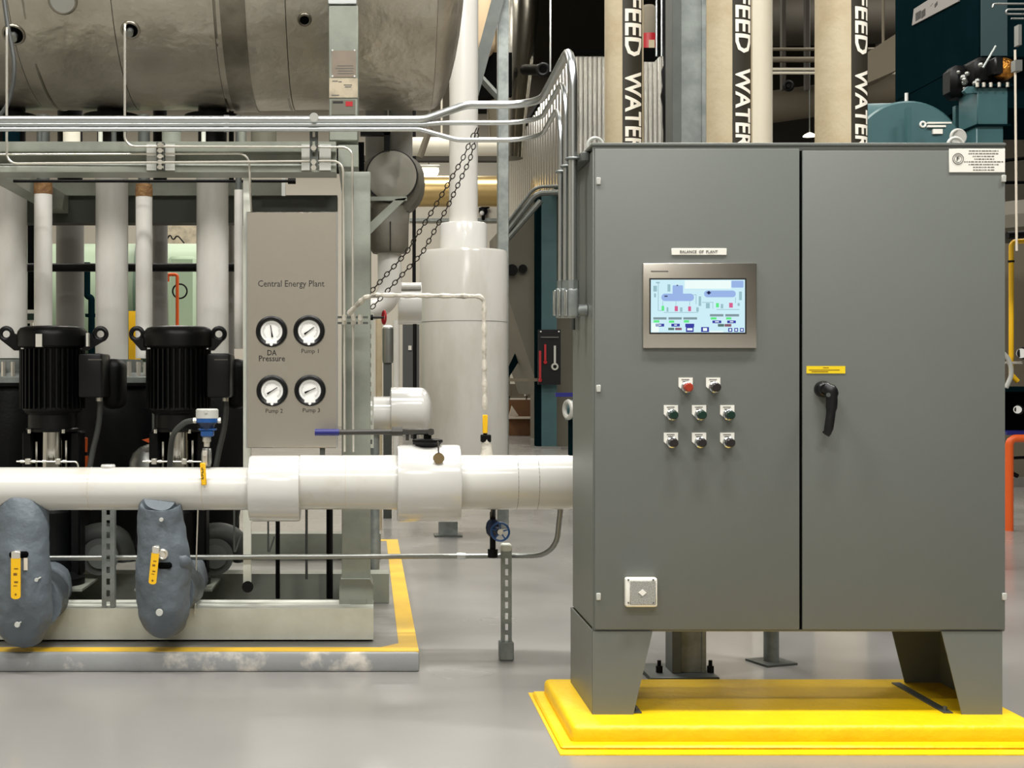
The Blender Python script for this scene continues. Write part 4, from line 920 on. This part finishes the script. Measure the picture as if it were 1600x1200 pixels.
mk('black_pole', G().cyl((X(648, 20), 20, 0), (X(648, 20), 20, Z(506, 20)), .03, seg=10), 'black_cast', label='thin black pole in front of the far grey door', cat='pole')
mk('black_pole', G().cyl((X(647, 16), 16, Z(447, 16)), (X(647, 16), 16, 12), .022, seg=10), 'black_cast', label='thin dark hanging rod left of the white tank', cat='rod')
dx0, dx1 = X(629, 39.9), X(668, 39.9)
struct('door_1', G().box(dx0, dx1, 39.85, 40, 0, Z(507, 39.9)), 'door_grey')
mk('wall_sign', rect(G(), 638, 643, 540, 547, 39.8, .04), 'label_white', label='small white notice on the far grey door', cat='sign')
struct('trim_2', G().box(dx0-.08, dx0, 39.84, 40, 0, Z(504, 39.9)).box(dx0-.08, dx1, 39.84, 40, Z(507, 39.9), Z(504, 39.9)), 'wall_cream')
# far high pipes and ducts
mk('warm_duct', G().cyl((X(640, 30), 30, Z(299, 30)), (3.1, 30, Z(299, 30)), 24*30/F, seg=32), 'warm_duct', label='broad gold-toned horizontal duct high on the far side', cat='duct')
mk('cream_pipe', G().cyl(P(600, 229, 15), P(790, 229, 15), .105, seg=24).cyl(P(690, 229, 15), (X(690, 15), 15, 12), .012, seg=6), 'pipe_cream', label='cream horizontal pipe above the gold-toned duct', cat='pipe')
mk('dark_beam', G().box(X(500, 16), X(790, 16), 16, 16.15, Z(251, 16), Z(243, 16)), 'dark_brown', label='thin dark beam just under the cream pipe', cat='beam')
mk('far_rail', G().box(X(640, 39.9), X(790, 39.9), 39.9, 40.0, Z(346, 39.9), Z(341, 39.9)), 'galvanised', label='thin grey rail across the far cream wall', cat='rail')
mk('brown_brace', G().cyl(P(656, 246, 14), P(672, 200, 14), .035, seg=8).cyl(P(672, 200, 14), (X(672, 14), 14, 12), .01, seg=6), 'mid_brown', label='short brown diagonal hanger by the cream pipe', cat='brace')
lt = thing('pendant_light', 'bright white light fixture hanging far off beside the wrapped valve', 'light', P(672, 272, 20))
mk('light_lens', G().box(X(655, 20), X(686, 20), 20, 20.3, Z(270, 20), Z(262, 20), .03, 2), mat('lamp_glow', (255, 244, 214), .5, emit=6), lt)
mk('light_housing', G().box(X(653, 20), X(688, 20), 19.98, 20.32, Z(262, 20), Z(257, 20), .02), 'cap_white', lt)
mk('hanger', G().cyl(P(670, 258, 20.1), (X(670, 20.1), 20.1, 11.5), .01, seg=6), 'galv_dark', lt)
mk('beige_duct', G().box(X(730, 22), X(776, 22), 22, 24, Z(82, 22), Z(-60, 22), .2, 3), 'beige_duct', label='beige duct high between white riser and tall column', cat='duct')
mk('dark_block', G().box(X(735, 22.5), X(800, 22.5), 22.5, 24, Z(150, 22.5), Z(82, 22.5)), 'black_void', label='black opening under the beige duct', cat='opening')
# valve bits near (770,330)
t = thing('hanging_valve', 'small dark valve on the far wall line right of the white neck', 'valve', P(755, 342, 39.85))
mk('body', G().sph(P(755, 330, 39.8), .14).cyl(P(749, 328, 39.8), P(764, 322, 39.8), .06).cyl(P(755, 332, 39.8), P(755, 343, 39.92), .05), 'black_cast', t); mk('bonnet', G().sph(P(753, 333, 39.65), .07), 'dial_white', t)

# ============================================================ RIGHT OF TANK: boiler, economiser
XB = 3.65; YN = 24.0
ec = thing('economiser', 'tall box clad in shiny corrugated metal behind the cabinet', 'economiser', (5, 27, 5))
zt_ = Z(86, YN); zb_ = Z(268, YN); x1_ = X(1036, YN)
g = G(); nf = 20; front = []
for i in range(nf*8+1):
    front.append((x1_-(x1_-XB)*i/(nf*8), YN+.025*(1-math.cos(i*PI/4))))
side = []
for i in range(1, 24*8+1): side.append((XB+.04*(1-math.cos(i*PI/4)), YN+10*i/(24*8)))
g.prism(front+side+[(x1_, 34)], zb_, zt_, 'XY'); mk('corrugated_cladding', g, 'cladding', ec)
mk('top_trim', G().box(XB-.03, x1_+.03, YN-.03, 34, zt_, zt_+.1), 'black_void', ec)
bo = thing('boiler', 'teal-framed boiler with grey casing behind the cabinet and white tank', 'boiler', (4.3, 27, 0))
Yb = 26.6
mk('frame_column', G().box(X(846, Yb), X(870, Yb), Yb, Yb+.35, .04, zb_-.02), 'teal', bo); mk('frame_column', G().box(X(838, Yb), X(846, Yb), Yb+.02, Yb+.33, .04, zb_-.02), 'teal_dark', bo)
mk('base_plate', G().box(X(834, Yb), X(876, Yb), Yb-.05, Yb+.4, 0, .045), 'conduit_dull', bo)
mk('casing_hopper', G().prism([(X(793, 27), Z(345, 27)), (X(845, 27), Z(295, 27)), (X(845, 27), Z(618, 27)), (X(793, 27), Z(462, 27))], 27, 31), 'olive_grey', bo)
mk('casing', G().box(X(870, 27.5), X(1300, 27.5), 27.5, 32, 0, zb_-.02), 'olive_grey', bo)
mk('teal_brace', G().prism([(X(795, 29), Z(573, 29)), (X(795, 29), Z(590, 29)), (X(826, 29), Z(540, 29)), (X(820, 29), Z(522, 29))], 29, 29.1), 'teal_dark', bo)
g = G(); g.tube([P(790, 365, 23.5), P(838, 302, 23.5), P(900, 300, 23.5)], .05, .3, 8); g.tube([P(790, 352, 23.5), P(836, 292, 23.5), P(900, 290, 23.5)], .03, .3, 8); g.tube([P(790, 377, 23.5), P(845, 314, 23.5)], .05, 0, 8)
mk('cable_rods', g, 'galv_dark', bo)
mk('sight_port', G().cyl(P(817, 420, 26.9), P(817, 420, 27), .09, seg=16).cyl(P(800, 422, 26.8), P(800, 422, 27), .12, seg=16), 'black_cast', bo)
mk('gas_line', G().box(X(793, 26.5), X(846, 26.5), 26.5, 26.6, Z(596, 26.5), Z(591, 26.5)), 'mid_brown', bo)
tb = thing('tool_board', 'black board hung with wrenches on the teal boiler column', 'board', P(858, 601, 26.3))
Yt = 26.35
mk('board', rect(G(), 841, 876, 515, 601, Yt, .06), 'black_plastic', tb)
mk('tool_rail', rect(G(), 845, 873, 526, 528, Yt-.05, .05), 'galv_dark', tb)
mk('screw', rect(G(), 844, 846, 517, 519, Yt-.02, .02).box(X(872, Yt), X(874, Yt), Yt-.02, Yt, Z(519, Yt), Z(517, Yt)), 'dial_white', tb)
def wrench(px, y0, y1, m, lab, ring):
    t = thing('wrench', lab, 'wrench', P(px, y1, Yt-.05), 'wrenches on the tool board')
    mk('shank', rect(G(), px-1.6, px+1.6, y0, y1-3, Yt-.06, .03), m, t)
    mk('ring_end', G().torus(P(px, y1, Yt-.045), ring, .02, (0, 1, 0), 18, 6), m, t)
wrench(867, 540, 573, 'cap_white', 'large silver ring wrench on the black tool board', .055)
wrench(852, 538, 566, 'red', 'short red-handled wrench on the black tool board', .02)
wrench(844, 548, 594, 'red', 'long red-handled wrench on the board edge', .02)
t = thing('lever_valve', 'navy-handled valve peeking from behind the cabinet edge', 'valve', P(880, 625, 14))
mk('lever_grip', rect(G(), 868, 900, 613.5, 620, 14, .04), 'navy', t); mk('flange_ring', G().torus(P(888, 640, 14), .085, .025, (1, .35, 0), 24, 8), 'cap_white', t); mk('valve_body', G().cyl(P(884, 641, 14.2), P(920, 641, 14.2), .11, seg=20), 'teal', t)
mk('valve_stand', G().cyl((X(895, 14.2), 14.2, 0), (X(895, 14.2), 14.2, Z(650, 14.2)), .05), 'teal_dark', t)
cb = thing('cardboard_box', 'open brown cardboard box on the far floor behind the white tank', 'box', (X(817, 33), 33.3, 0))
mk('box_side', G().box(X(793, 33), X(842, 33), 33, 33.04, 0, Z(653, 33)), 'cardboard', cb); mk('box_side', G().box(X(793, 33), X(842, 33), 33.6, 33.64, 0, Z(625, 33)), 'cardboard', cb)
mk('box_flap', G().box(X(793, 33), X(840, 33), 32.7, 33.02, Z(654, 33), Z(651, 33)), 'paper', cb); mk('box_paper', G().prism([(X(796, 33), Z(652, 33)), (X(801, 33), Z(634, 33)), (X(812, 33), Z(650, 33))], 33.2, 33.25), 'paper', cb)
mk('floor_stripe', G().box(X(780, 24), X(784, 24), 22, 31, 0, .004), 'yellow_line', label='thin yellow line painted on the far floor', cat='marking')
mk('storage_rack', G().box(X(790, 36), X(846, 36), 36, 36.5, Z(622, 36), Z(619, 36)).box(X(795, 36), X(797, 36), 36, 36.1, 0, Z(585, 36)).box(X(822, 36), X(824, 36), 36, 36.1, 0, Z(578, 36)).box(X(798, 36), X(821, 36), 36.3, 36.6, Z(619, 36), Z(600, 36)).box(X(828, 36), X(840, 36), 36.3, 36.6, Z(619, 36), Z(560, 36)), 'mid_brown', label='brown storage rack with goods far behind the cardboard box', cat='rack')
# shiny flue drum
fd = thing('flue_duct', 'shiny metal duct coming down between tall column and corrugated box', 'duct', P(805, 205, 22))
Yf = 22.0; px_ = Yf/F
mk('duct_shell', G().lathe([(26*px_, Z(232, Yf)), (30*px_, Z(180, Yf)), (36*px_, Z(130, Yf)), (52*px_, Z(0, Yf)), (64*px_, 11.9)], (X(802, Yf), Yf+1, 0), (0, 0, 1), 48), 'mirror_duct', fd)
mk('duct_port', G().torus(P(849, 109, 21.6), .09, .035, (.3, 1, 0)).cyl(P(849, 109, 21.7), P(820, 109, 22.4), .09), 'black_cast', fd)
mk('hang_rod', G().cyl(P(860, 112, 21.5), (X(860, 21.5), 21.5, 11.9), .015, seg=6), 'conduit', fd)
# dark structure band above economiser
mk('dark_girder', G().box(X(852, 30), X(1500, 30), 35, 35.4, Z(260, 30), 11.95), 'dark_brown', label='dark brown wall of ducting above the corrugated box', cat='ducting')

# ============================================================ FEED WATER PIPES behind the cabinet
def feed(px0, px1, l0, l1, Y, lab, txt_top, m='canvas_tan'):
    cx = (X(px0, Y)+X(px1, Y))/2; r = (X(px1, Y)-X(px0, Y))/2
    t = thing('feed_water_pipe', lab, 'pipe', (cx, Y, 0), 'pipes lettered feed water')
    mk('pipe_cover', G().cyl((cx, Y, 0), (cx, Y, 5.2), r, seg=40), m, t)
    # curved black label strip following the front of the pipe
    a0 = math.asin(max(-1, min(1, (X(l0, Y)-cx)/r))); a1 = math.asin(max(-1, min(1, (X(l1, Y)-cx)/r)))
    g = G(); n = 10; rr = r+.002
    ztop, zbot = Z(-60, Y-r), Z(262, Y-r)
    ring = [(cx+math.sin(a0+(a1-a0)*k/n)*rr, Y-math.cos(a0+(a1-a0)*k/n)*rr) for k in range(n+1)]
    ring2 = [(cx+math.sin(a0+(a1-a0)*k/n)*(rr-.004), Y-math.cos(a0+(a1-a0)*k/n)*(rr-.004)) for k in range(n, -1, -1)]
    g.prism(ring+ring2, zbot, ztop, 'XY'); lb = mk('pipe_label', g, 'label_black', t)
    # lettering wrapped on the pipe
    am = (a0+a1)/2; w_ = (X(l1, Y)-X(l0, Y))*.86
    for word, y0, y1 in (('FEED', -11+txt_top, 84+txt_top), ('WATER', 107+txt_top, 233+txt_top)):
        o = text(word, (0, 0, 0), abs(Z(y1, Y-r)-Z(y0, Y-r)), w_*1.04, 'letter_white', lb, rot=(0, 0, 0), depth=.0008, bold=.022)
        org = Vector(lb['_o']); zc = Z((y0+y1)/2, Y-r)
        bm = bmesh.new(); bm.from_mesh(o.data); bmesh.ops.triangulate(bm, faces=bm.faces)
        for _ in range(3):
            es = [e for e in bm.edges if abs((e.verts[0].co-e.verts[1].co).y) > .014]
            if es: bmesh.ops.subdivide_edges(bm, edges=es, cuts=1); bmesh.ops.triangulate(bm, faces=bm.faces)
        bm.to_mesh(o.data); bm.free()
        for v in o.data.vertices:
            p = v.co+org; u = p.y; vv = p.x            # u: across the strip (towards right), vv: along reading, downwards
            a = am+u/rr
            v.co = Vector((cx+math.sin(a)*(rr+.0022+p.z), Y-math.cos(a)*(rr+.0022+p.z), zc-vv))-org
    return t
feed(945, 1005, 967, 999, 8.0, 'tan pipe lettered feed water, nearest the conduits on the left', 4)
feed(1098, 1174, 1134, 1166, 7.4, 'tan pipe lettered feed water, between galvanised column and cream pipe', -2)
feed(1275, 1353, 1316, 1348, 7.4, 'tan pipe lettered feed water, nearest the teal blower on the right', 0)
mk('cream_pipe', G().cyl((X(1189, 7.9), 7.9, 0), (X(1189, 7.9), 7.9, 5.2), 17.5*7.9/F, seg=36), 'pipe_cream', label='plain cream vertical pipe right of the middle lettered pipe', cat='pipe')
col = thing('galvanised_column', 'broad galvanised column rising behind the cabinet with bolted foot', 'column', (X(1077, 5.97), 6.0, 0))
mk('column_web', G().box(X(1062, 6.0), X(1100, 6.0), 6.0, 6.012, .02, 5.2, .002), 'galvanised', col)
mk('column_flange', G().box(X(1049, 6.0), X(1063, 6.0), 5.98, 6.12, .02, 5.2, .002), 'galv_dark', col); mk('column_flange', G().box(X(1094, 6.02), X(1101, 6.02), 5.99, 6.12, .02, 5.2, .002), 'galvanised', col)
mk('foot_plate', G().box(X(1012, 5.95), X(1120, 5.95), 5.90, 6.2, 0, .02, .003), 'galv_dark', col)
for px in (1030, 1110): mk('anchor_bolt', G().cyl((X(px, 6.0), 6.0, .02), (X(px, 6.0), 6.0, .05), .016, seg=6).cyl((X(px, 6.0), 6.0, .05), (X(px, 6.0), 6.0, .075), .009, seg=8), 'black_cast', col)
ps = thing('pipe_stanchion', 'slim round post on square plate seen under the cabinet', 'post', (X(1205, 6.3), 6.3, 0))
mk('post', G().cyl((X(1205, 6.3), 6.3, 0), (X(1205, 6.3), 6.3, 2.0), .036, seg=20), 'galvanised', ps)
g = G(); g.box(-.085, .085, -.085, .085, 0, .01); bmesh.ops.rotate(g.bm, verts=g.bm.verts, cent=(0, 0, 0), matrix=Matrix.Rotation(.35, 3, 'Z')); bmesh.ops.translate(g.bm, verts=g.bm.verts, vec=(X(1205, 6.3), 6.3, 0)); mk('post_plate', g, 'galv_dark', ps)
# thin rods right of corrugated box
for i, px in enumerate((1026, 1034)): mk('thin_conduit', G().cyl(P(px, 88, 12), P(px, -40, 12), .012, seg=8), 'conduit', label='thin bright conduit above the corrugated box, %s one' % ('left', 'right')[i], cat='conduit', group='thin conduits above corrugated box')
t = thing('red_canister', 'red and beige canister between lettered pipe and column', 'canister', P(1012, 82, 14))
mk('canister_body', G().lathe([(.085, Z(82, 14)), (.085, Z(15, 14)), (.06, Z(9, 14)), (.01, Z(7, 14))], (X(1013, 14), 14, 0), (0, 0, 1), 24), 'mid_brown', t); mk('canister_band', G().lathe([(.088, Z(80, 14)), (.088, Z(54, 14))], (X(1013, 14), 14, 0), (0, 0, 1), 24), 'red', t)
mk('canister_label', G().box(X(1014, 13.9), X(1023, 13.9), 13.905, 13.93, Z(76, 13.9), Z(62, 13.9)), 'canvas_tan', t); mk('canister_shelf', G().box(X(990, 14), X(1032, 14), 13.8, 14.3, Z(86, 14), Z(82, 14)), 'black_void', t)
t = thing('dark_valve_stack', 'dark stacked valves in the gap left of the galvanised column', 'valve', P(1043, 222, 9))
mk('valve_column', G().lathe([(.02, Z(222, 9)), (.03, Z(190, 9)), (.03, Z(165, 9)), (.045, Z(150, 9)), (.03, Z(135, 9)), (.04, Z(112, 9)), (.02, Z(100, 9)), (.03, Z(60, 9)), (.03, Z(-10, 9))], (X(1042, 9), 9, 0), (0, 0, 1), 16), 'black_cast', t)
# dark high rack between pipes
rk = thing('pipe_rack', 'high pale pipes on a rack seen between cream and tan pipes', 'pipes', P(1240, 120, 20))
for y_, r_, m_ in ((77, .02, 'mid_brown'), (93, .035, 'mid_brown'), (108, .018, 'pipe_cream'), (114, .018, 'pipe_cream')):
    mk('rack_pipe', G().cyl(P(1150, y_, 20), P(1420, y_, 20), r_*1.2, seg=10), m_, rk)
for px in (1225, 1262): mk('rack_hanger', G().box(X(px-3, 20), X(px+3, 20), 20, 20.1, Z(140, 20), 12), 'dark_brown', rk)
mk('rack_clamp', G().torus(P(1232, 134, 19.9), .06, .03).cyl(P(1232, 134, 19.9), P(1232, 134, 19.8), .03), 'black_cast', rk)
mk('round_duct', G().cyl(P(1150, 35, 23), P(1420, 28, 23), .42, seg=28), 'dark_brown', label='dark round duct above the high pipe rack', cat='duct')
mk('round_duct', G().cyl(P(1150, 175, 25), P(1400, 140, 25), .30, seg=28).cyl(P(1260, 160, 25), (X(1260, 25), 25, 11.9), .02, seg=6), 'mid_brown', label='dull duct slanting behind the high pipe rack', cat='duct')
mk('slant_duct', G().prism([(X(1350, 18), Z(85, 18)), (X(1412, 18), Z(45, 18)), (X(1412, 18), Z(105, 18)), (X(1350, 18), Z(132, 18))], 18, 19).cyl((X(1380, 18.5), 18.5, Z(80, 18.5)), (X(1380, 18.5), 18.5, 11.9), .02, seg=6), 'mid_brown', label='brownish slanting duct left of the teal burner housing', cat='duct')
t = thing('dome_light', 'small glowing dome lamp seen far off just above the cabinet', 'light', P(1264, 214, 22))
mk('lamp_shade', G().lathe([(.11, 0), (.08, .03), (.02, .06)], P(1265, 213, 22), (0, 0, 1), 20), 'lamp_glow', t)
mk('lamp_hanger', G().cyl(P(1265, 208, 22), (X(1265, 22), 22, 11.5), .01, seg=6), 'galv_dark', t)

# ============================================================ TEAL BURNER AND BLOWER (right)
YB = 10.0; XL = X(1530, YB)
bu = thing('burner_housing', 'dark teal burner housing with slanted plaque, upper right corner', 'burner', (5.3, 10.8, 2.8))
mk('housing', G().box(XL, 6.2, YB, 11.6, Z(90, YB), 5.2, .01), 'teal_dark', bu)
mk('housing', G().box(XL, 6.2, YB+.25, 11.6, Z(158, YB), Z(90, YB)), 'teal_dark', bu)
mk('front_cover', G().box(XL+.01, X(1572, YB), YB-.02, YB+.02, Z(88, YB), 5.0), 'teal_shaded', bu)
def side(pxv, pyv, x=None):           # point on the housing's left face
    Yq = XL*F/(pxv-CX); return (Yq, Z(pyv, Yq))
q = [side(1427, 40), side(1430, 14), side(1500, -30), side(1500, 2)]
pq = mk('plaque', G().prism(q, XL-.012, XL, 'YZ'), 'plaque_dim', bu, label='slanted grey maker plaque')
g = G()
for (a, b, c_, d) in ((1433, 33, 1441, 16), (1442, 29, 1448, 13), (1456, 10, 1460, 5), (1463, 12, 1467, 2)):
    g.prism([side(a, b), side(c_, b-5), side(c_, d), side(a, d+5)], XL-.014, XL-.011, 'YZ')
mk('plaque_print', g, 'ink', pq)
mk('side_pull', G().cyl((XL-.02, 11.3, 3.7), (XL-.02, 11.3, 3.8), .015), 'dial_white', bu)
bw = thing('blower', 'teal round blower housing with white decals behind the cabinet top', 'blower', P(1425, 300, YB))
Yw = 9.6
c = P(1418, 243, Yw)
mk('scroll', G().lathe([(.385, 0), (.40, .02), (.40, .45), (.385, .47)], c, (.12, 1, 0), 56), 'teal', bw)
mk('inlet_box', G().box(X(1350, 10.3), X(1412, 10.3), 10.25, 10.6, Z(260, 10.3), Z(163, 10.3), .02), 'teal_dark', bw)
mk('motor_drum', G().cyl(P(1340, 235, 10.4), P(1425, 235, 10.2), .36, seg=36), 'teal', bw)
mk('blower_post', G().box(X(1413, 9.5), X(1420, 9.5), 9.45, 9.5, Z(300, 9.5), Z(170, 9.5)), 'teal', bw); mk('blower_post', G().box(X(1493, 9.9), X(1508, 9.9), 9.9, 9.95, Z(300, 9.9), Z(165, 9.9)), 'teal', bw)
mk('port_ring', G().torus(P(1497, 214, 9.3), .05, .011).cyl(P(1497, 214, 9.3), P(1497, 214, 9.4), .045), 'cap_white', bw)
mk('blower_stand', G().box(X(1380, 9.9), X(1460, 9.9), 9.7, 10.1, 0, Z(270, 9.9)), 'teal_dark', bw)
g = G(); rect(g, 1450, 1487, 190.5, 193, 9.56, .05); rect(g, 1450, 1478, 195.5, 198.5, 9.56, .05); g.torus(P(1442, 194.5, 9.585), .018, .008)
mk('white_decal', g, 'label_white', bw); mk('white_decal', rect(G(), 1458, 1473, 201.5, 209, 9.56, .05), 'label_white', bw)
vd = thing('damper_valve', 'dark bolted damper with foil-wrapped end on a teal duct, upper right', 'valve', P(1550, 222, 9.4))
mk('duct', G().box(X(1527, 9.4), X(1575, 9.4), 9.4, 9.7, Z(195, 9.4), Z(136, 9.4), .006), 'teal', vd)
mk('duct', G().box(X(1526, 9.4), X(1568, 9.4), 9.4, 9.7, .0, Z(196, 9.4), .006), 'teal', vd)
mk('duct_flange', G().box(X(1522, 9.4), X(1580, 9.4), 9.37, 9.73, Z(136, 9.4), Z(132, 9.4)).box(X(1524, 9.4), X(1578, 9.4), 9.38, 9.73, Z(197.5, 9.4), Z(194.5, 9.4)), 'teal_dark', vd)
for px in (1527, 1537, 1548, 1561, 1574): mk('flange_bolt', G().cyl(P(px, 136, 9.365), P(px, 129, 9.365), .012, seg=6), 'tubing', vd)
mk('damper_body', G().box(X(1525, 9.45), X(1580, 9.45), 9.45, 9.75, Z(131, 9.45), Z(88, 9.45), .03), 'black_cast', vd)
mk('actuator', G().box(X(1553, 9.35), X(1566, 9.35), 9.33, 9.5, Z(116, 9.35), Z(89, 9.35), .01), 'black_plastic', vd)
mk('foil_end', G().sph(P(1568, 108, 9.42), .085, (1, .8, .95)), 'copper_foil', vd)
mk('lever_rod', G().cyl(P(1536, 106, 9.3), P(1556, 72, 9.3), .008, seg=8), 'galvanised', vd)
mk('lug_plate', G().prism([(X(1506, 9.4), Z(142, 9.4)), (X(1512, 9.4), Z(135, 9.4)), (X(1527, 9.4), Z(135, 9.4)), (X(1527, 9.4), Z(145, 9.4)), (X(1510, 9.4), Z(146, 9.4))], 9.4, 9.44), 'teal', vd)
g = G()
for k in range(12): g.sph(P(1496+random.random()*46, 98+random.random()*48, 9.35+random.random()*.2), .012+random.random()*.012, seg=8)
mk('linkage_bolts', g, 'conduit_dull', vd, kind='stuff')
mk('linkage', G().box(X(1488, 9.6), X(1526, 9.6), 9.6, 9.8, Z(150, 9.6), Z(100, 9.6), .04), 'black_cast', vd)
t = thing('sensing_line', 'thin pale upright tube at the right edge of the photo', 'tube', P(1588, 400, 9.0))
mk('line', G().cyl(P(1588.5, 392, 9.0), P(1586, 78, 9.0), .008, seg=8), 'paper', t); mk('line_head', G().box(X(1583, 9), X(1594, 9), 8.97, 9.03, Z(112, 9), Z(95, 9)), 'conduit_dull', t); mk('line_fitting', G().box(X(1588, 9), X(1593, 9), 8.97, 9.03, Z(72, 9), Z(40, 9)), 'conduit_dull', t)
g = G(); g.tube([P(1640, 6, 9.2), P(1552, 6, 9.2), P(1551, 12, 9.2)], .007, .02, 8); g.tube([P(1640, 14, 9.2), P(1572, 15, 9.2), P(1572, 22, 9.2), P(1640, 22, 9.2)], .007, .02, 8); g.tube([P(1640, 29, 9.2), P(1580, 29, 9.2)], .006, 0, 8)
mk('sensing_tubes', g, 'conduit_dull', t)

# right-edge background
mk('grey_vessel', G().lathe([(.9, 3.3), (1.0, 3.0), (1.0, Z(330, 14)), (.6, Z(340, 14))], (X(1573, 14)+.95, 14.9, 0), (0, 0, 1), 48), 'olive_grey', label='dull grey vessel at the right edge behind the thin tube', cat='vessel')
mk('vessel_strap', G().torus((X(1573, 14)+.95, 14.9, Z(243, 14)), 1.0, .02, (0, 0, 1), 48, 6), 'black_void', label='black strap around the dull grey vessel', cat='strap')
mk('brown_cabinet', G().box(X(1560, 17), X(1680, 17), 17, 18, 0, Z(345, 17)), 'mid_brown', label='brown panel wall behind the yellow gas pipe', cat='panel')
yp = thing('gas_pipe', 'yellow gas pipe standing at the right edge of the photo', 'pipe', P(1580, 600, 12))
mk('pipe_run', G().tube([P(1640, 374, 12), P(1580, 378, 12), P(1580, 585, 12), P(1590, 596, 12)], .022, .05, 14), 'valve_yellow', yp)
mk('black_cross_pipe', G().cyl(P(1574, 368, 11.9), P(1640, 364, 11.9), .035, seg=12), 'black_cast', yp); mk('pipe_collar', G().cyl(P(1580, 407, 12), P(1580, 410, 12), .028), 'black_cast', yp)
mk('cross_tube', G().cyl(P(1570, 567, 11.9), P(1597, 567, 11.9), .012), 'tubing', yp)
tr_ = thing('test_rig', 'small dark equipment shelf with gauges and orange legs at the right edge', 'equipment', P(1590, 740, 12))
mk('shelf', G().box(X(1565, 12), X(1660, 12), 11.9, 12.4, Z(612, 12), Z(604, 12)), 'teal_dark', tr_); mk('shelf', G().box(X(1565, 12), X(1660, 12), 12.3, 12.4, Z(680, 12), Z(612, 12)), 'black_void', tr_); mk('shelf', G().box(X(1565, 12), X(1660, 12), 11.9, 12.4, Z(679, 12), Z(674, 12)), 'navy', tr_)
for a, b, r_ in ((1596, 552, .052), (1590, 640, .042)):
    h = mk('gauge', G().lathe([(r_, 0), (r_*1.05, .03), (r_*.85, .035)], P(a, b, 11.88), (0, -1, 0), 24), 'black_plastic', tr_); mk('gauge_dial', G().cyl(P(a, b, 11.84), P(a, b, 11.86), r_*.82, seg=20), 'dial_white', h)
mk('orange_frame', G().tube([P(1640, 685, 11.9), P(1577, 685, 11.9), (X(1577, 11.9), 11.9, 0)], .035, .06, 12), 'orange', tr_)
mk('curved_hose', G().sweep(catmull([P(1560, 545, 11.8), P(1576, 562, 11.8), P(1580, 585, 11.8), P(1572, 606, 11.8)], 5), .02, 10), 'cap_white', tr_)
mk('black_arm', G().cyl(P(1576, 716, 12.1), P(1620, 714, 12.1), .014).cyl(P(1574, 736, 12.1), P(1590, 744, 12.1), .02), 'black_cast', tr_)
struct('baseboard_right', G().box(X(1560, 16.9), X(1680, 16.9), 16.85, 17, 0, .12), 'pad_grey')

# ============================================================ BACKGROUND SEEN BETWEEN THE LEFT RISERS
gt = thing('green_boiler', 'pale green horizontal boiler shell seen between the left risers', 'boiler', (-2.2, 13.5, .2))
mk('boiler_shell', G().cyl((-4.6, 14.2, Z(460, 13)), (X(300, 13), 14.2, Z(460, 13)), .62, seg=40), 'sage', gt)
mk('boiler_head', G().cyl((X(200, 13), 14.0, Z(452, 13)), (X(215, 13), 14.0, Z(452, 13)), .75, seg=40), 'sage_dark', gt)
mk('boiler_saddle', G().box(-4, X(290, 13), 13.8, 14.6, 0, 1.5), 'sage_dark', gt)
mk('boiler_door', G().box(X(262, 12.6), X(306, 12.6), 12.6, 13.2, 0, Z(400, 12.6), .03), 'sage', gt)
mk('pale_screen', G().box(X(255, 16), X(315, 16), 16, 16.1, 0, Z(340, 16)), 'plaque_tan', label='pale panel above the green boiler', cat='panel')
t = thing('orange_stand', 'orange post with bent top seen between the risers', 'post', (X(277, 11), 11, 0))
mk('post', G().tube([(X(277, 11), 11, 0), P(277, 429, 11), P(262, 429, 11), P(262, 440, 11)], .014, .02, 12), 'orange', t)
mk('hose_loop', G().torus(P(281, 455, 11.1), .06, .007), 'black_cast', t)
mk('rack_cable', G().tube([(X(255, 11.5), 11.5, 0), P(256, 380, 11.5), P(262, 372, 11.5), P(266, 366, 11.5), P(271, 378, 11.5), P(276, 366, 11.5), P(288, 380, 11.5)], .007, .02, 6), 'black_cast', label='black wavy cable loops above the orange post', cat='cable')
mk('dark_locker', G().box(X(43, 11.5), X(53, 11.5), 11.5, 11.8, 0, Z(345, 11.5)), 'black_void', label='narrow black cabinet seen left of the rusty-topped pipe', cat='cabinet')
mk('green_sign', G().box(X(42, 11.3), X(54, 11.3), 11.3, 11.32, Z(505, 11.3), Z(484, 11.3)).box(X(46, 11.3), X(50, 11.3), 11.32, 11.36, 0, Z(490, 11.3)), 'label_white', label='small white and green sign near the far left', cat='sign')
mk('green_sign_panel', G().box(X(43, 11.29), X(53, 11.29), 11.285, 11.3, Z(500, 11.3), Z(490, 11.3)), 'green_button', D.objects['green_sign'])
mk('yellow_bin', G().box(X(201, 12), X(211, 12), 12, 12.3, 0, Z(486, 12)), 'valve_yellow', label='yellow box glimpsed between the left risers', cat='box')
mk('dark_piping', G().tube([(X(143, 12.3), 12.3, 0), P(143, 465, 12.3), P(136, 463, 12.3), P(136, 470-60, 12.3)], .03, .05, 10).box(X(133, 12.3), X(148, 12.3), 12.3, 12.4, Z(495, 12.3), Z(490, 12.3)), 'teal_dark', label='dark piping between the rear pipe and the middle riser', cat='pipe')
for o in D.objects:
    if '_o' in o: del o['_o']
